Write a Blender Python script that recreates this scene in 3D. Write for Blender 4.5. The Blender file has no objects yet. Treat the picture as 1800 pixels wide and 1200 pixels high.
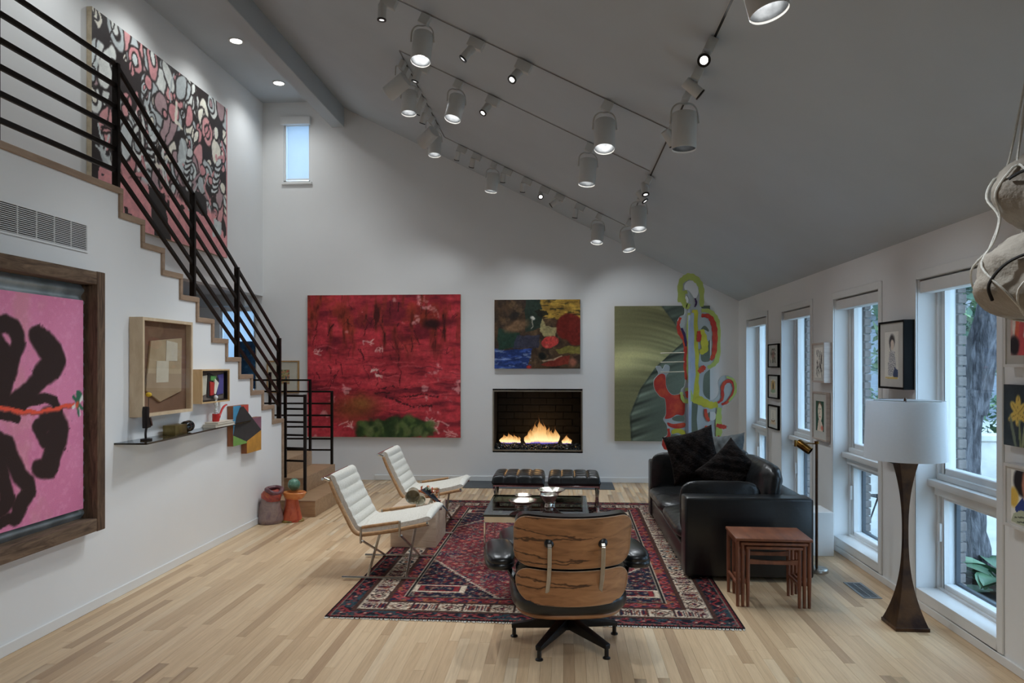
import bpy, bmesh, math, random
import numpy as np
from mathutils import Vector, Matrix
random.seed(7); np.random.seed(7)
SC = bpy.context.scene
COL = SC.collection
PI = math.pi
def lin1(v):
    v = v / 255.0
    return v / 12.92 if v <= 0.04045 else ((v + 0.055) / 1.055) ** 2.4
def lin(c, g=1.0): return tuple(min(1.0, lin1(x) * g) for x in c[:3]) + (1.0,)

# ------------------------------------------------------------------ camera
cam_d = bpy.data.cameras.new('camera'); cam = bpy.data.objects.new('camera', cam_d); COL.objects.link(cam)
cam.location = (0, 0, 1.6)
cam.rotation_euler = (PI / 2, 0, math.atan(90 / 1270.0))
cam_d.sensor_width = 36; cam_d.lens = 36 * 1270 / 1800.0; cam_d.shift_y = 40 / 1800.0
cam_d.clip_start = 0.05; cam_d.clip_end = 200
SC.camera = cam
# ------------------------------------------------------------------ world, exposure
W = bpy.data.worlds.new('sky'); SC.world = W; W.use_nodes = True
bg = W.node_tree.nodes['Background']; bg.inputs[0].default_value = (0.56, 0.77, 1.0, 1); bg.inputs[1].default_value = 4.6
vs = SC.view_settings
vs.view_transform = 'Standard'; vs.look = 'None'; vs.gamma = 1.0; vs.exposure = 0.0
try: vs.use_curve_mapping = False
except Exception: pass
SPOT = 1.0     # overall lamp power

# ------------------------------------------------------------------ materials
def nmat(name):
    m = bpy.data.materials.new(name); m.use_nodes = True
    nt = m.node_tree; b = nt.nodes['Principled BSDF']
    return m, nt, b
def nd(nt, t, **kw):
    n = nt.nodes.new(t)
    for k, v in kw.items(): setattr(n, k, v)
    return n
def coords(nt, scale=(1, 1, 1), kind='Object'):
    tc = nd(nt, 'ShaderNodeTexCoord'); mp = nd(nt, 'ShaderNodeMapping'); mp.inputs['Scale'].default_value = scale
    nt.links.new(tc.outputs[kind], mp.inputs[0]); return mp.outputs[0]
def noise(nt, vec, scale=5, detail=4, rough=.55, dist=0):
    n = nd(nt, 'ShaderNodeTexNoise'); n.inputs['Scale'].default_value = scale; n.inputs['Detail'].default_value = detail
    n.inputs['Roughness'].default_value = rough; n.inputs['Distortion'].default_value = dist
    nt.links.new(vec, n.inputs['Vector']); return n.outputs['Fac']
def ramp(nt, fac, stops):
    r = nd(nt, 'ShaderNodeValToRGB'); e = r.color_ramp.elements
    while len(e) < len(stops): e.new(0.5)
    for i, (p, c) in enumerate(stops): e[i].position = p; e[i].color = c
    nt.links.new(fac, r.inputs[0]); return r.outputs[0]
def bump(nt, b, h, strength=.2, dist=.01):
    n = nd(nt, 'ShaderNodeBump'); n.inputs['Strength'].default_value = strength; n.inputs['Distance'].default_value = dist
    nt.links.new(h, n.inputs['Height']); nt.links.new(n.outputs[0], b.inputs['Normal'])
def M(name, rgb, rough=.5, metal=0.0, rgb2=None, nscale=6, stretch=(1, 1, 1), lo=.35, hi=.65, bmp=0, bscale=None, g=1.0, spec=None, coat=0, detail=4, bdist=.01, trans=0):
    m, nt, b = nmat(name)
    c1 = lin(rgb, g); c2 = lin(rgb2, g) if rgb2 else tuple(x * .88 for x in c1[:3]) + (1,)
    v = coords(nt, stretch)
    nz = noise(nt, v, nscale, detail)
    nt.links.new(ramp(nt, nz, [(lo, c1), (hi, c2)]), b.inputs['Base Color'])
    b.inputs['Roughness'].default_value = rough; b.inputs['Metallic'].default_value = metal
    if spec is not None: b.inputs['Specular IOR Level'].default_value = spec
    if coat: b.inputs['Coat Weight'].default_value = coat; b.inputs['Coat Roughness'].default_value = .12
    if bmp: bump(nt, b, noise(nt, v, bscale or nscale * 3, 5), bmp, bdist)
    return m
def emis(name, rgb, s):
    m, nt, b = nmat(name); b.inputs['Base Color'].default_value = (*rgb, 1)
    b.inputs['Emission Color'].default_value = (*rgb, 1); b.inputs['Emission Strength'].default_value = s
    v = coords(nt); return m
def glass_mat(name, tint, refl=.06, rough=.0):
    m, nt, b = nmat(name); nt.nodes.remove(b); o = nt.nodes['Material Output']
    t = nd(nt, 'ShaderNodeBsdfTransparent'); t.inputs[0].default_value = (*tint, 1)
    gl = nd(nt, 'ShaderNodeBsdfGlossy'); gl.inputs['Roughness'].default_value = rough; gl.inputs[0].default_value = (.9, .95, 1, 1)
    fr = nd(nt, 'ShaderNodeFresnel'); fr.inputs[0].default_value = 1.45
    mx = nd(nt, 'ShaderNodeMixShader'); ge = nd(nt, 'ShaderNodeNewGeometry'); ft = nd(nt, 'ShaderNodeMath', operation='SUBTRACT', use_clamp=True)
    nt.links.new(fr.outputs[0], ft.inputs[0]); nt.links.new(ge.outputs['Backfacing'], ft.inputs[1])     # one reflection per sheet of glass
    nt.links.new(ft.outputs[0], mx.inputs[0]); nt.links.new(t.outputs[0], mx.inputs[1]); nt.links.new(gl.outputs[0], mx.inputs[2])
    nt.links.new(mx.outputs[0], o.inputs[0]); return m
def wood(name, light, dark, stretch=(1, 1, 12), nscale=6, rough=.4, lo=.3, hi=.7, coat=0, dist=.6, bmp=.05):
    m, nt, b = nmat(name); v = coords(nt, stretch)
    n1 = noise(nt, v, nscale, 8, .6, dist)
    nt.links.new(ramp(nt, n1, [(lo, lin(dark)), (hi, lin(light))]), b.inputs['Base Color'])
    b.inputs['Roughness'].default_value = rough
    if coat: b.inputs['Coat Weight'].default_value = coat; b.inputs['Coat Roughness'].default_value = .15
    bump(nt, b, n1, bmp, .004); return m
def paint_mat(name, rough=.55, bmp=.15, bscale=60, stretch=(1, 1, 1), spec=.3):
    m, nt, b = nmat(name)
    a = nd(nt, 'ShaderNodeVertexColor', layer_name='Col')
    v = coords(nt, stretch); n1 = noise(nt, v, bscale, 5)
    mx = nd(nt, 'ShaderNodeMixRGB', blend_type='MULTIPLY'); mx.inputs[0].default_value = .35
    nt.links.new(a.outputs[0], mx.inputs[1])
    nt.links.new(ramp(nt, n1, [(.3, (.7, .7, .7, 1)), (.6, (1, 1, 1, 1))]), mx.inputs[2])
    nt.links.new(mx.outputs[0], b.inputs['Base Color']); b.inputs['Roughness'].default_value = rough
    b.inputs['Specular IOR Level'].default_value = spec
    bump(nt, b, n1, bmp, .004); return m
def plank_mat(name, per_object):
    m, nt, b = nmat(name)
    if per_object:
        r = nd(nt, 'ShaderNodeObjectInfo').outputs['Random']
    else:
        a = nd(nt, 'ShaderNodeVertexColor', layer_name='Col'); sp = nd(nt, 'ShaderNodeSeparateColor'); nt.links.new(a.outputs[0], sp.inputs[0]); r = sp.outputs[0]
    geo = nd(nt, 'ShaderNodeNewGeometry'); off = nd(nt, 'ShaderNodeVectorMath', operation='ADD'); cmb = nd(nt, 'ShaderNodeCombineXYZ')
    mu = nd(nt, 'ShaderNodeMath', operation='MULTIPLY'); mu.inputs[1].default_value = 53.0
    nt.links.new(r, mu.inputs[0]); nt.links.new(mu.outputs[0], cmb.inputs[0]); nt.links.new(mu.outputs[0], cmb.inputs[1])
    nt.links.new(geo.outputs['Position'], off.inputs[0]); nt.links.new(cmb.outputs[0], off.inputs[1])
    mp = nd(nt, 'ShaderNodeMapping'); mp.inputs['Scale'].default_value = (26, 1.4, 1); nt.links.new(off.outputs[0], mp.inputs[0])
    n1 = noise(nt, mp.outputs[0], 2.2, 6, .62, .5)
    base = ramp(nt, r, [(0.0, lin((184, 152, 118))), (.15, lin((211, 180, 142))), (.5, lin((220, 190, 152))), (.85, lin((225, 196, 158))), (1.0, lin((228, 205, 172)))])
    grain = ramp(nt, n1, [(.25, (.74, .70, .66, 1)), (.6, (1, 1, 1, 1))])
    mx = nd(nt, 'ShaderNodeMixRGB', blend_type='MULTIPLY'); mx.inputs[0].default_value = .75
    nt.links.new(base, mx.inputs[1]); nt.links.new(grain, mx.inputs[2]); nt.links.new(mx.outputs[0], b.inputs['Base Color'])
    b.inputs['Roughness'].default_value = .38; b.inputs['Specular IOR Level'].default_value = .4
    bump(nt, b, n1, .04, .002); return m

white_wall = M('wall_paint', (236, 236, 235), .6, rgb2=(234, 234, 233), nscale=2, bmp=.02, bscale=180, spec=.3)
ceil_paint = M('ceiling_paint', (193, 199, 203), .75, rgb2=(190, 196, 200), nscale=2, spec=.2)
trim_white = M('trim_paint', (232, 232, 230), .35, rgb2=(230, 230, 228), nscale=3)
oak = wood('oak_boards', (190, 160, 126), (160, 128, 96), (14, 1.4, 14), 2.5, .42)
oak_step = wood('oak_steps', (182, 150, 116), (150, 118, 88), (1.4, 14, 14), 2.5, .42)
oak_trim = wood('oak_trim', (172, 146, 122), (146, 120, 98), (8, 1.4, 8), 3, .5)
black_steel = M('black_steel', (34, 27, 24), .42, .6, (26, 20, 18), 8)
chrome = M('chrome', (225, 225, 222), .08, 1.0, (215, 215, 212), 4)
steel_satin = M('satin_steel', (190, 186, 178), .28, 1.0, (170, 166, 158), 9)
leather = M('black_leather', (24, 27, 29), .28, 0, (18, 20, 22), 9, bmp=.12, bscale=42, spec=.55, bdist=.006)
leather_soft = M('soft_black_leather', (25, 27, 28), .30, 0, (18, 19, 21), 7, bmp=.5, bscale=9, spec=.55, bdist=.02)
fur = M('black_fur', (40, 32, 29), .8, 0, (12, 10, 10), 7, (3, 3, 1), bmp=1.0, bscale=22, bdist=.03, spec=.12)
fixture_white = M('fixture_white', (206, 206, 203), .45, 0, (200, 200, 197), 3)
lens_on = emis('lamp_lens', (1.0, .97, .93), 14.0)
lens_dim = emis('lamp_lens_dim', (1.0, .98, .96), 1.6)
reflector = M('reflector', (120, 124, 127), .42, .6, (84, 87, 90), 14)
black_plastic = M('black_plastic', (15, 15, 16), .35, 0, (10, 10, 11), 6)
window_glass = glass_mat('window_glass', (.90, .95, .98))
paint_surf = paint_mat('painted_canvas')
paint_thick = paint_mat('thick_paint', .4, .5, 45)
print_surf = paint_mat('printed_paper', .6, .04, 120)
canvas_edge = M('canvas_edge', (190, 176, 152), .8, 0, (170, 156, 132), 20)
# ------------------------------------------------------------------ geometry helpers
class MB:
    def __init__(s): s.v = []; s.f = []; s.c = None
    def add(s, vs, fs):
        n = len(s.v); s.v += [tuple(p) for p in vs]; s.f += [tuple(i + n for i in f) for f in fs]; return s
    def box(s, x0, x1, y0, y1, z0, z1, M4=None):
        vs = [Vector((x, y, z)) for z in (z0, z1) for y in (y0, y1) for x in (x0, x1)]
        if M4 is not None: vs = [M4 @ p for p in vs]
        return s.add(vs, [(0, 2, 3, 1), (4, 5, 7, 6), (0, 1, 5, 4), (2, 6, 7, 3), (0, 4, 6, 2), (1, 3, 7, 5)])
    def bar(s, a, b, w, h, up=(0, 0, 1)):
        a = Vector(a); b = Vector(b); d = (b - a).normalized(); u = Vector(up)
        if abs(d.dot(u)) > .98: u = Vector((0, 1, 0))
        r = d.cross(u).normalized(); u = r.cross(d)
        vs = [p + r * x * w / 2 + u * z * h / 2 for p in (a, b) for z in (-1, 1) for x in (-1, 1)]
        return s.add(vs, [(0, 1, 3, 2), (4, 6, 7, 5), (0, 4, 5, 1), (2, 3, 7, 6), (0, 2, 6, 4), (1, 5, 7, 3)])
    def tube(s, pts, r, n=8, closed=False, flat=1.0):
        pts = [Vector(p) for p in pts]; m = len(pts); rs = r if isinstance(r, (list, tuple)) else [r] * m
        vs = []; u = None
        for i, p in enumerate(pts):
            if closed: t = pts[(i + 1) % m] - pts[i - 1]
            else: t = pts[min(i + 1, m - 1)] - pts[max(i - 1, 0)]
            t.normalize()
            if u is None:
                u = Vector((0, 0, 1)) if abs(t.z) < .9 else Vector((1, 0, 0))
            u = (u - t * u.dot(t)); u.normalize(); w = t.cross(u)
            for k in range(n):
                a = 2 * PI * k / n; vs.append(p + (u * math.cos(a) * flat + w * math.sin(a)) * rs[i])
        fs = []
        for i in range(m if closed else m - 1):
            j = (i + 1) % m
            for k in range(n): fs.append((i * n + k, i * n + (k + 1) % n, j * n + (k + 1) % n, j * n + k))
        if not closed: fs += [tuple(range(n - 1, -1, -1)), tuple((m - 1) * n + k for k in range(n))]
        return s.add(vs, fs)
    def lathe(s, prof, n=24, o=(0, 0, 0), axis=(0, 0, 1), cap=True):
        o = Vector(o); ax = Vector(axis).normalized(); q = Vector((0, 0, 1)).rotation_difference(ax)
        vs = []
        for r, z in prof:
            for k in range(n):
                a = 2 * PI * k / n; vs.append(o + q @ Vector((r * math.cos(a), r * math.sin(a), z)))
        m = len(prof); fs = [(i * n + k, i * n + (k + 1) % n, (i + 1) * n + (k + 1) % n, (i + 1) * n + k) for i in range(m - 1) for k in range(n)]
        if cap:
            if prof[0][0] > 1e-5: fs.append(tuple(range(n - 1, -1, -1)))
            if prof[-1][0] > 1e-5: fs.append(tuple((m - 1) * n + k for k in range(n)))
        return s.add(vs, fs)
    def prism(s, poly, a, b, plane='xy'):
        mk = {'xy': lambda p, h: (p[0], p[1], h), 'xz': lambda p, h: (p[0], h, p[1]), 'yz': lambda p, h: (h, p[0], p[1])}[plane]
        n = len(poly); vs = [mk(p, a) for p in poly] + [mk(p, b) for p in poly]
        return s.add(vs, [tuple(range(n - 1, -1, -1)), tuple(range(n, 2 * n))] + [(i, (i + 1) % n, n + (i + 1) % n, n + i) for i in range(n)])
    def grid(s, fn, nu, nv, cu=False, cv=False):
        vs = [fn(i / (nu if cu else nu - 1), j / (nv if cv else nv - 1)) for j in range(nv) for i in range(nu)]
        fs = [(j * nu + i, j * nu + (i + 1) % nu, ((j + 1) % nv) * nu + (i + 1) % nu, ((j + 1) % nv) * nu + i) for j in range(nv if cv else nv - 1) for i in range(nu if cu else nu - 1)]
        return s.add(vs, fs)
    def ball(s, c, r, n=16, m=10, sq=(1, 1, 1), fn=None):
        vs = []
        for j in range(m + 1):
            th = PI * j / m
            for i in range(n):
                a = 2 * PI * i / n; d = Vector((math.sin(th) * math.cos(a), math.sin(th) * math.sin(a), math.cos(th)))
                k = fn(d) if fn else 1
                vs.append((c[0] + d.x * r * sq[0] * k, c[1] + d.y * r * sq[1] * k, c[2] + d.z * r * sq[2] * k))
        fs = [(j * n + i, (j + 1) * n + i, (j + 1) * n + (i + 1) % n, j * n + (i + 1) % n) for j in range(m) for i in range(n)]
        return s.add(vs, fs)
def ob(name, mb, mat, parent=None, smooth=False, bevel=0, seg=2, loc=None, ang=35):
    me = bpy.data.meshes.new(name)
    if isinstance(mb, MB): me.from_pydata(mb.v, [], mb.f)
    else: me = mb
    bm = bmesh.new(); bm.from_mesh(me)
    bmesh.ops.remove_doubles(bm, verts=bm.verts, dist=1e-6)
    bmesh.ops.recalc_face_normals(bm, faces=bm.faces)
    if bevel:
        es = [e for e in bm.edges if len(e.link_faces) == 2 and e.calc_face_angle(0) > math.radians(ang)]
        bmesh.ops.bevel(bm, geom=es, offset=bevel, segments=seg, affect='EDGES', profile=.5, clamp_overlap=True)
    bm.to_mesh(me); bm.free()
    if smooth or (bevel and seg > 1):
        for p in me.polygons: p.use_smooth = True
        try: me.set_sharp_from_angle(angle=math.radians(50 if smooth else 40))
        except Exception: pass
    if mat: me.materials.append(mat)
    o = bpy.data.objects.new(name, me); COL.objects.link(o)
    if parent: o.parent = parent
    if loc: o.location = loc
    return o
def tag(o, label, cat, group=None, kind=None):
    o['label'] = label
    if cat: o['category'] = cat
    if group: o['group'] = group
    if kind: o['kind'] = kind
    return o
def thing(name, label, cat, loc=(0, 0, 0), rz=0, group=None):
    o = bpy.data.objects.new(name, None); o.empty_display_size = .1; COL.objects.link(o)
    o.location = loc; o.rotation_euler = (0, 0, rz); return tag(o, label, cat, group)
def struct(name, mb, mat, parent=None, **kw):
    o = ob(name, mb, mat, parent, **kw)
    if not parent: o['kind'] = 'structure'
    return o
def holed(u0, u1, v0, v1, holes):
    us = sorted({u0, u1, *[h[0] for h in holes], *[h[1] for h in holes]}); vz = sorted({v0, v1, *[h[2] for h in holes], *[h[3] for h in holes]})
    us = [u for u in us if u0 <= u <= u1]; vz = [v for v in vz if v0 <= v <= v1]; out = []
    for a, b in zip(us, us[1:]):
        for c, d in zip(vz, vz[1:]):
            mu, mv = (a + b) / 2, (c + d) / 2
            if not any(h[0] < mu < h[1] and h[2] < mv < h[3] for h in holes): out.append((a, b, c, d))
    return out
def smooth_path(pts, n=6, closed=False):
    P = [Vector(p) for p in pts]; m = len(P); out = []
    for i in range(m if closed else m - 1):
        if closed: a, b, c, d = P[i - 1], P[i], P[(i + 1) % m], P[(i + 2) % m]
        else: a, b, c, d = P[max(i - 1, 0)], P[i], P[i + 1], P[min(i + 2, m - 1)]
        for k in range(n):
            t = k / n
            out.append(.5 * ((2 * b) + (c - a) * t + (2 * a - 5 * b + 4 * c - d) * t * t + (3 * b - 3 * c + d - a) * t ** 3))
    if not closed: out.append(P[-1])
    return out
def rbox(x0, x1, y0, y1, z0, z1): return MB().box(x0, x1, y0, y1, z0, z1)
def cushion(cx, cy, cz, sx, sy, sz, p=4.0, puff=.25, n=20, wr=0):
    """a soft box: superellipse outline, crowned top and bottom"""
    mb = MB()
    def f(u, v):
        th = PI * (v - .5); ph = 2 * PI * u
        e = 2 / p
        c = lambda a: math.copysign(abs(math.cos(a)) ** e, math.cos(a)); s_ = lambda a: math.copysign(abs(math.sin(a)) ** e, math.sin(a))
        ct = abs(math.cos(th)) ** .45; st = math.copysign(abs(math.sin(th)) ** .75, math.sin(th))
        x = ct * c(ph); y = ct * s_(ph)
        k = 1 - puff + puff * (1 - x * x) * (1 - y * y)
        w = wr * (math.sin(x * 9 + y * 3) * math.sin(y * 11 - x * 4)) if wr else 0
        return (cx + sx / 2 * x, cy + sy / 2 * y, cz + sz / 2 * st * k + w * sz)
    mb.grid(f, n * 2, n, cu=True); return mb
# value noise for the painters
def vnoise(U, V, sc, seed=0):
    rs = np.random.RandomState(seed); L = rs.rand(64, 64)
    x = U * sc; y = V * sc; xi = np.floor(x).astype(int); yi = np.floor(y).astype(int); fx = x - xi; fy = y - yi
    fx = fx * fx * (3 - 2 * fx); fy = fy * fy * (3 - 2 * fy)
    g = lambda a, b: L[a % 64, b % 64]
    return (g(xi, yi) * (1 - fx) + g(xi + 1, yi) * fx) * (1 - fy) + (g(xi, yi + 1) * (1 - fx) + g(xi + 1, yi + 1) * fx) * fy
def fbm(U, V, sc, seed=0, o=4):
    t = 0; a = 1; n = 0
    for k in range(o): t = t + a * vnoise(U, V, sc * 2 ** k, seed + k * 13); n += a; a *= .55
    return t / n
class Paint:
    """a flat picture made of shapes, kept as colours on a grid (u to the right, v up, metres)"""
    def __init__(s, w, h, res, base, wob=0.0, wsc=20):
        s.w, s.h = w, h; s.nx = max(4, int(w / res)); s.ny = max(4, int(h / res))
        s.u, s.v = np.meshgrid(np.linspace(0, w, s.nx), np.linspace(0, h, s.ny))
        s.c = np.zeros((s.ny, s.nx, 3)); s.c[:] = np.array(base) / 255.0
        s.U = s.u + wob * (fbm(s.u, s.v, wsc, 3) - .5) * 2; s.V = s.v + wob * (fbm(s.u, s.v, wsc, 91) - .5) * 2
    def mix(s, mask, col, a=1.0):
        m = (np.clip(mask, 0, 1) * a)[..., None]; s.c = s.c * (1 - m) + (np.array(col) / 255.0) * m; return s
    def ell(s, x, y, rx, ry, col, rot=0, soft=.08, a=1.0):
        c, q = math.cos(rot), math.sin(rot); dx = s.U - x; dy = s.V - y
        d = np.sqrt(((dx * c + dy * q) / rx) ** 2 + ((-dx * q + dy * c) / ry) ** 2)
        return s.mix((1 + soft - d) / (2 * soft) + 0.0, col, a)
    def poly(s, pts, col, a=1.0):
        ins = np.zeros(s.U.shape, bool); n = len(pts)
        for i in range(n):
            (x0, y0), (x1, y1) = pts[i], pts[(i + 1) % n]
            if y0 == y1: continue
            cr = ((y0 > s.V) != (y1 > s.V)) & (s.U < (x1 - x0) * (s.V - y0) / (y1 - y0) + x0)
            ins ^= cr
        return s.mix(ins.astype(float), col, a)
    def line(s, pts, wd, col, a=1.0, soft=.35, dry=0, seed=0):
        D = np.full(s.U.shape, 9.0)
        ws = wd if isinstance(wd, (list, tuple)) else [wd] * len(pts)
        for i in range(len(pts) - 1):
            (x0, y0), (x1, y1) = pts[i], pts[i + 1]; dx, dy = x1 - x0, y1 - y0; L = dx * dx + dy * dy + 1e-9
            t = np.clip(((s.U - x0) * dx + (s.V - y0) * dy) / L, 0, 1)
            d = np.hypot(s.U - x0 - t * dx, s.V - y0 - t * dy) / ((ws[i] * (1 - t) + ws[i + 1] * t) / 2)
            D = np.minimum(D, d)
        m = np.clip((1 - D) / soft + .5, 0, 1)
        if dry: m = m * (fbm(s.u, s.v, 45, seed + 7) > dry * (.45 + .5 * np.clip(D, 0, 1)))
        return s.mix(m, col, a)
    def mott(s, sc, amt, seed=0):
        s.c = np.clip(s.c * (1 + amt * 2 * (fbm(s.u, s.v, sc, seed) - .5))[..., None], 0, 1); return s
    def mesh(s, name, y=0.0, gain=1.3, sat=.93):
        l = np.where(s.c <= .04045, s.c / 12.92, ((s.c + .055) / 1.055) ** 2.4); g_ = l.mean(-1, keepdims=True); l = np.clip((g_ + (l - g_) * sat) * gain, 0, 1)
        s.c = np.where(l <= .0031308, l * 12.92, 1.055 * l ** (1 / 2.4) - .055)
        v = np.stack([s.u - s.w / 2, np.full(s.u.shape, y), s.v], -1).reshape(-1, 3)
        nx, ny = s.nx, s.ny; idx = np.arange(nx * ny).reshape(ny, nx)
        f = np.stack([idx[:-1, :-1], idx[:-1, 1:], idx[1:, 1:], idx[1:, :-1]], -1).reshape(-1, 4)
        return grid_mesh(name, v, f, s.c.reshape(-1, 3))
def grid_mesh(name, v, f, c):
    me = bpy.data.meshes.new(name); me.vertices.add(len(v)); me.vertices.foreach_set('co', np.ascontiguousarray(v, dtype=np.float32).ravel())
    me.loops.add(f.size); me.loops.foreach_set('vertex_index', f.ravel().astype(np.int32))
    me.polygons.add(len(f)); me.polygons.foreach_set('loop_start', np.arange(0, f.size, f.shape[1], dtype=np.int32))
    try: me.polygons.foreach_set('loop_total', np.full(len(f), f.shape[1], dtype=np.int32))
    except Exception: pass
    me.update(calc_edges=True)
    l = np.where(c <= .04045, c / 12.92, ((c + .055) / 1.055) ** 2.4)
    at = me.color_attributes.new('Col', 'FLOAT_COLOR', 'POINT')
    at.data.foreach_set('color', np.concatenate([l, np.ones((len(c), 1))], 1).astype(np.float32).ravel())
    return me
def raw(name, me, mat, parent=None, loc=None):
    me.materials.append(mat); o = bpy.data.objects.new(name, me); COL.objects.link(o)
    if parent: o.parent = parent
    if loc: o.location = loc
    return o
def frame4(w, h, bw, y0, y1):
    """four mitred frame sides round a w x h opening's OUTSIDE size, base at z 0"""
    mb = MB(); a = w / 2
    o = [(-a, 0), (a, 0), (a, h), (-a, h)]; i_ = [(-a + bw, bw), (a - bw, bw), (a - bw, h - bw), (-a + bw, h - bw)]
    for k in range(4):
        j = (k + 1) % 4
        mb.prism([o[k], o[j], i_[j], i_[k]], y0, y1, 'xz')
    return mb
LW, RW = PI / 2, -PI / 2
# ================================================================== THE SETTING
XL, XR, YB = -3.06, 2.34, 9.85
def ceil_z(x): return 2.45 + .505 * (2.33 - x)
NRM = Vector((-.505, 0, -1)).normalized()      # down and away from the sloping ceiling
# ---- floor of oak planks
floor = struct('floor', rbox(-6.6, XR + .02, -3.1, YB + .1, -.12, -.012), oak)
pm_obj, pm_stuff = plank_mat('oak_floor', True), plank_mat('oak_floor_field', False)
unit = MB().box(0, 1, 0, 1, -1, 0)
ume = bpy.data.meshes.new('plank'); ume.from_pydata(unit.v, [], unit.f); ume.materials.append(pm_obj)
rp = random.Random(3); planks = []
PW = .06; x = XL
while x < XR - 1e-4:
    w = min(PW, XR - x); y = -3.0 - rp.random() * 1.2
    while y < YB:
        L = rp.uniform(.45, 1.75); planks.append((x, w, y, min(y + L, YB))); y += L
    x += PW
def seen(p):
    x, w, y0, y1 = p; ym = max((y0 + y1) / 2, .1); c, s = math.cos(.07075), math.sin(.07075)
    def pr(X, Y): d = -X * s + Y * c; return (900 + 1270 * (X * c + Y * s) / d, 640 + 2032 / d) if d > .3 else (0, 9999)
    a = pr(x, y1); b = pr(x, y0)
    if y1 < 3.65 or a[0] < -40 and b[0] < -40 or a[0] > 1840 and b[0] > 1840: return -1
    n = max(y0, 3.62); top = pr(x, y1)[1]; bot = min(pr(x, n)[1], 1200); hid = .25 if (-1.5 < x < 1.0 and y0 > 4.5 and y1 < 8.4) else 1
    return (bot - top) * w * 1270 / max((n + y1) / 2, 3.6) * hid
planks.sort(key=seen, reverse=True)
for (px_, w, y0, y1) in planks[:300]:
    o = bpy.data.objects.new('plank', ume); COL.objects.link(o); o.parent = floor
    o.location = (px_ + .0004, y0 + .0005, rp.uniform(-.0004, .0002)); o.scale = (w - .0008, y1 - y0 - .001, .011)
rest = planks[300:]; V = []; F = []; Cc = []
for (px_, w, y0, y1) in rest:
    b = MB().box(px_ + .0004, px_ + w - .0004, y0 + .0005, y1 - .0005, -.011, rp.uniform(-.0004, .0002)); n = len(V); V += b.v; F += [tuple(i + n for i in f) for f in b.f]
    Cc += [[rp.random()] * 3] * 8
Cl = np.array(Cc); Cl = np.where(Cl <= .0031308, Cl * 12.92, 1.055 * Cl ** (1 / 2.4) - .055)
pf = raw('plank_field', grid_mesh('plank_field', np.array(V), np.array(F), Cl), pm_stuff, floor); pf['kind'] = 'stuff'
# ---- ceilings
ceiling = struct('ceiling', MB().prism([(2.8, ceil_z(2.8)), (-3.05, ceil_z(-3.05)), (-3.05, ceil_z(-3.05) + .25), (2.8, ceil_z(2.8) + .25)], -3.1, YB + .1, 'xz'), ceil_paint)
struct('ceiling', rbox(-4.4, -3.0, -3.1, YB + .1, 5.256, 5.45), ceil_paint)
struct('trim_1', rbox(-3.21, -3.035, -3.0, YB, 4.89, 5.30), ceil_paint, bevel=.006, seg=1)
# ---- back wall with the fireplace opening and two windows
FX0, FX1, FZ0, FZ1 = -.965, .262, .415, 1.245
WX0, WX1, WZ0, WZ1 = -3.90, -3.52, 4.14, 4.96
AX0, AX1, AZ0, AZ1 = -4.82, -4.31, 1.0, 2.37
mb = MB()
for a, b, c, d in holed(-6.6, 2.8, 0, 5.5, [(FX0, FX1, FZ0, FZ1), (WX0, WX1, WZ0, WZ1), (AX0, AX1, AZ0, AZ1)]): mb.box(a, b, YB, YB + .2, c, d)
wall_back = struct('wall_back', mb, white_wall)
struct('baseboard_back', rbox(-2.6, XR, YB - .014, YB, 0, .07), trim_white, bevel=.003, seg=1)
# ---- stair wall (left) with its stepped top
NOSE = lambda i: 7.704 - .263 * i
TZ = lambda i: 1.009 + .1643 * i
pts = [(-3.1, 0), (NOSE(0) - .035, 0), (NOSE(0) - .035, TZ(0) - .04)]
for i in range(1, 12): pts += [(NOSE(i) - .035, TZ(i - 1) - .04), (NOSE(i) - .035, TZ(i) - .04)]
pts += [(-3.1, TZ(11) - .04)]
wall_left = struct('wall_left', MB().prism(pts, -3.18, XL, 'yz'), white_wall)
struct('baseboard_left', rbox(XL, XL + .014, -3.0, 7.66, 0, .065), trim_white, bevel=.003, seg=1)
# ---- upper wall over the stairs, open to the side hall below it
mb = MB(); mb.box(-4.35, -4.2, -3.1, YB, 2.556, 5.4); mb.box(-4.35, -4.2, -3.1, 7.3, 0, 2.556)
struct('wall_stair', mb, white_wall)
mb = MB(); mb.box(-6.7, -6.55, 7.2, YB + .1, 0, 2.7); mb.box(-6.7, -4.2, 7.15, 7.3, 0, 2.7)
struct('wall_hall', mb, white_wall)
mb = MB(); mb.box(-6.7, -4.35, 7.2, YB + .1, 2.556, 2.7); mb.box(-6.55, -4.35, YB - .25, YB, 2.40, 2.556)
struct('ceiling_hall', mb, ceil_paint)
struct('wall_front', rbox(-4.4, 2.9, -3.25, -3.05, -.1, 5.5), white_wall)
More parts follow.
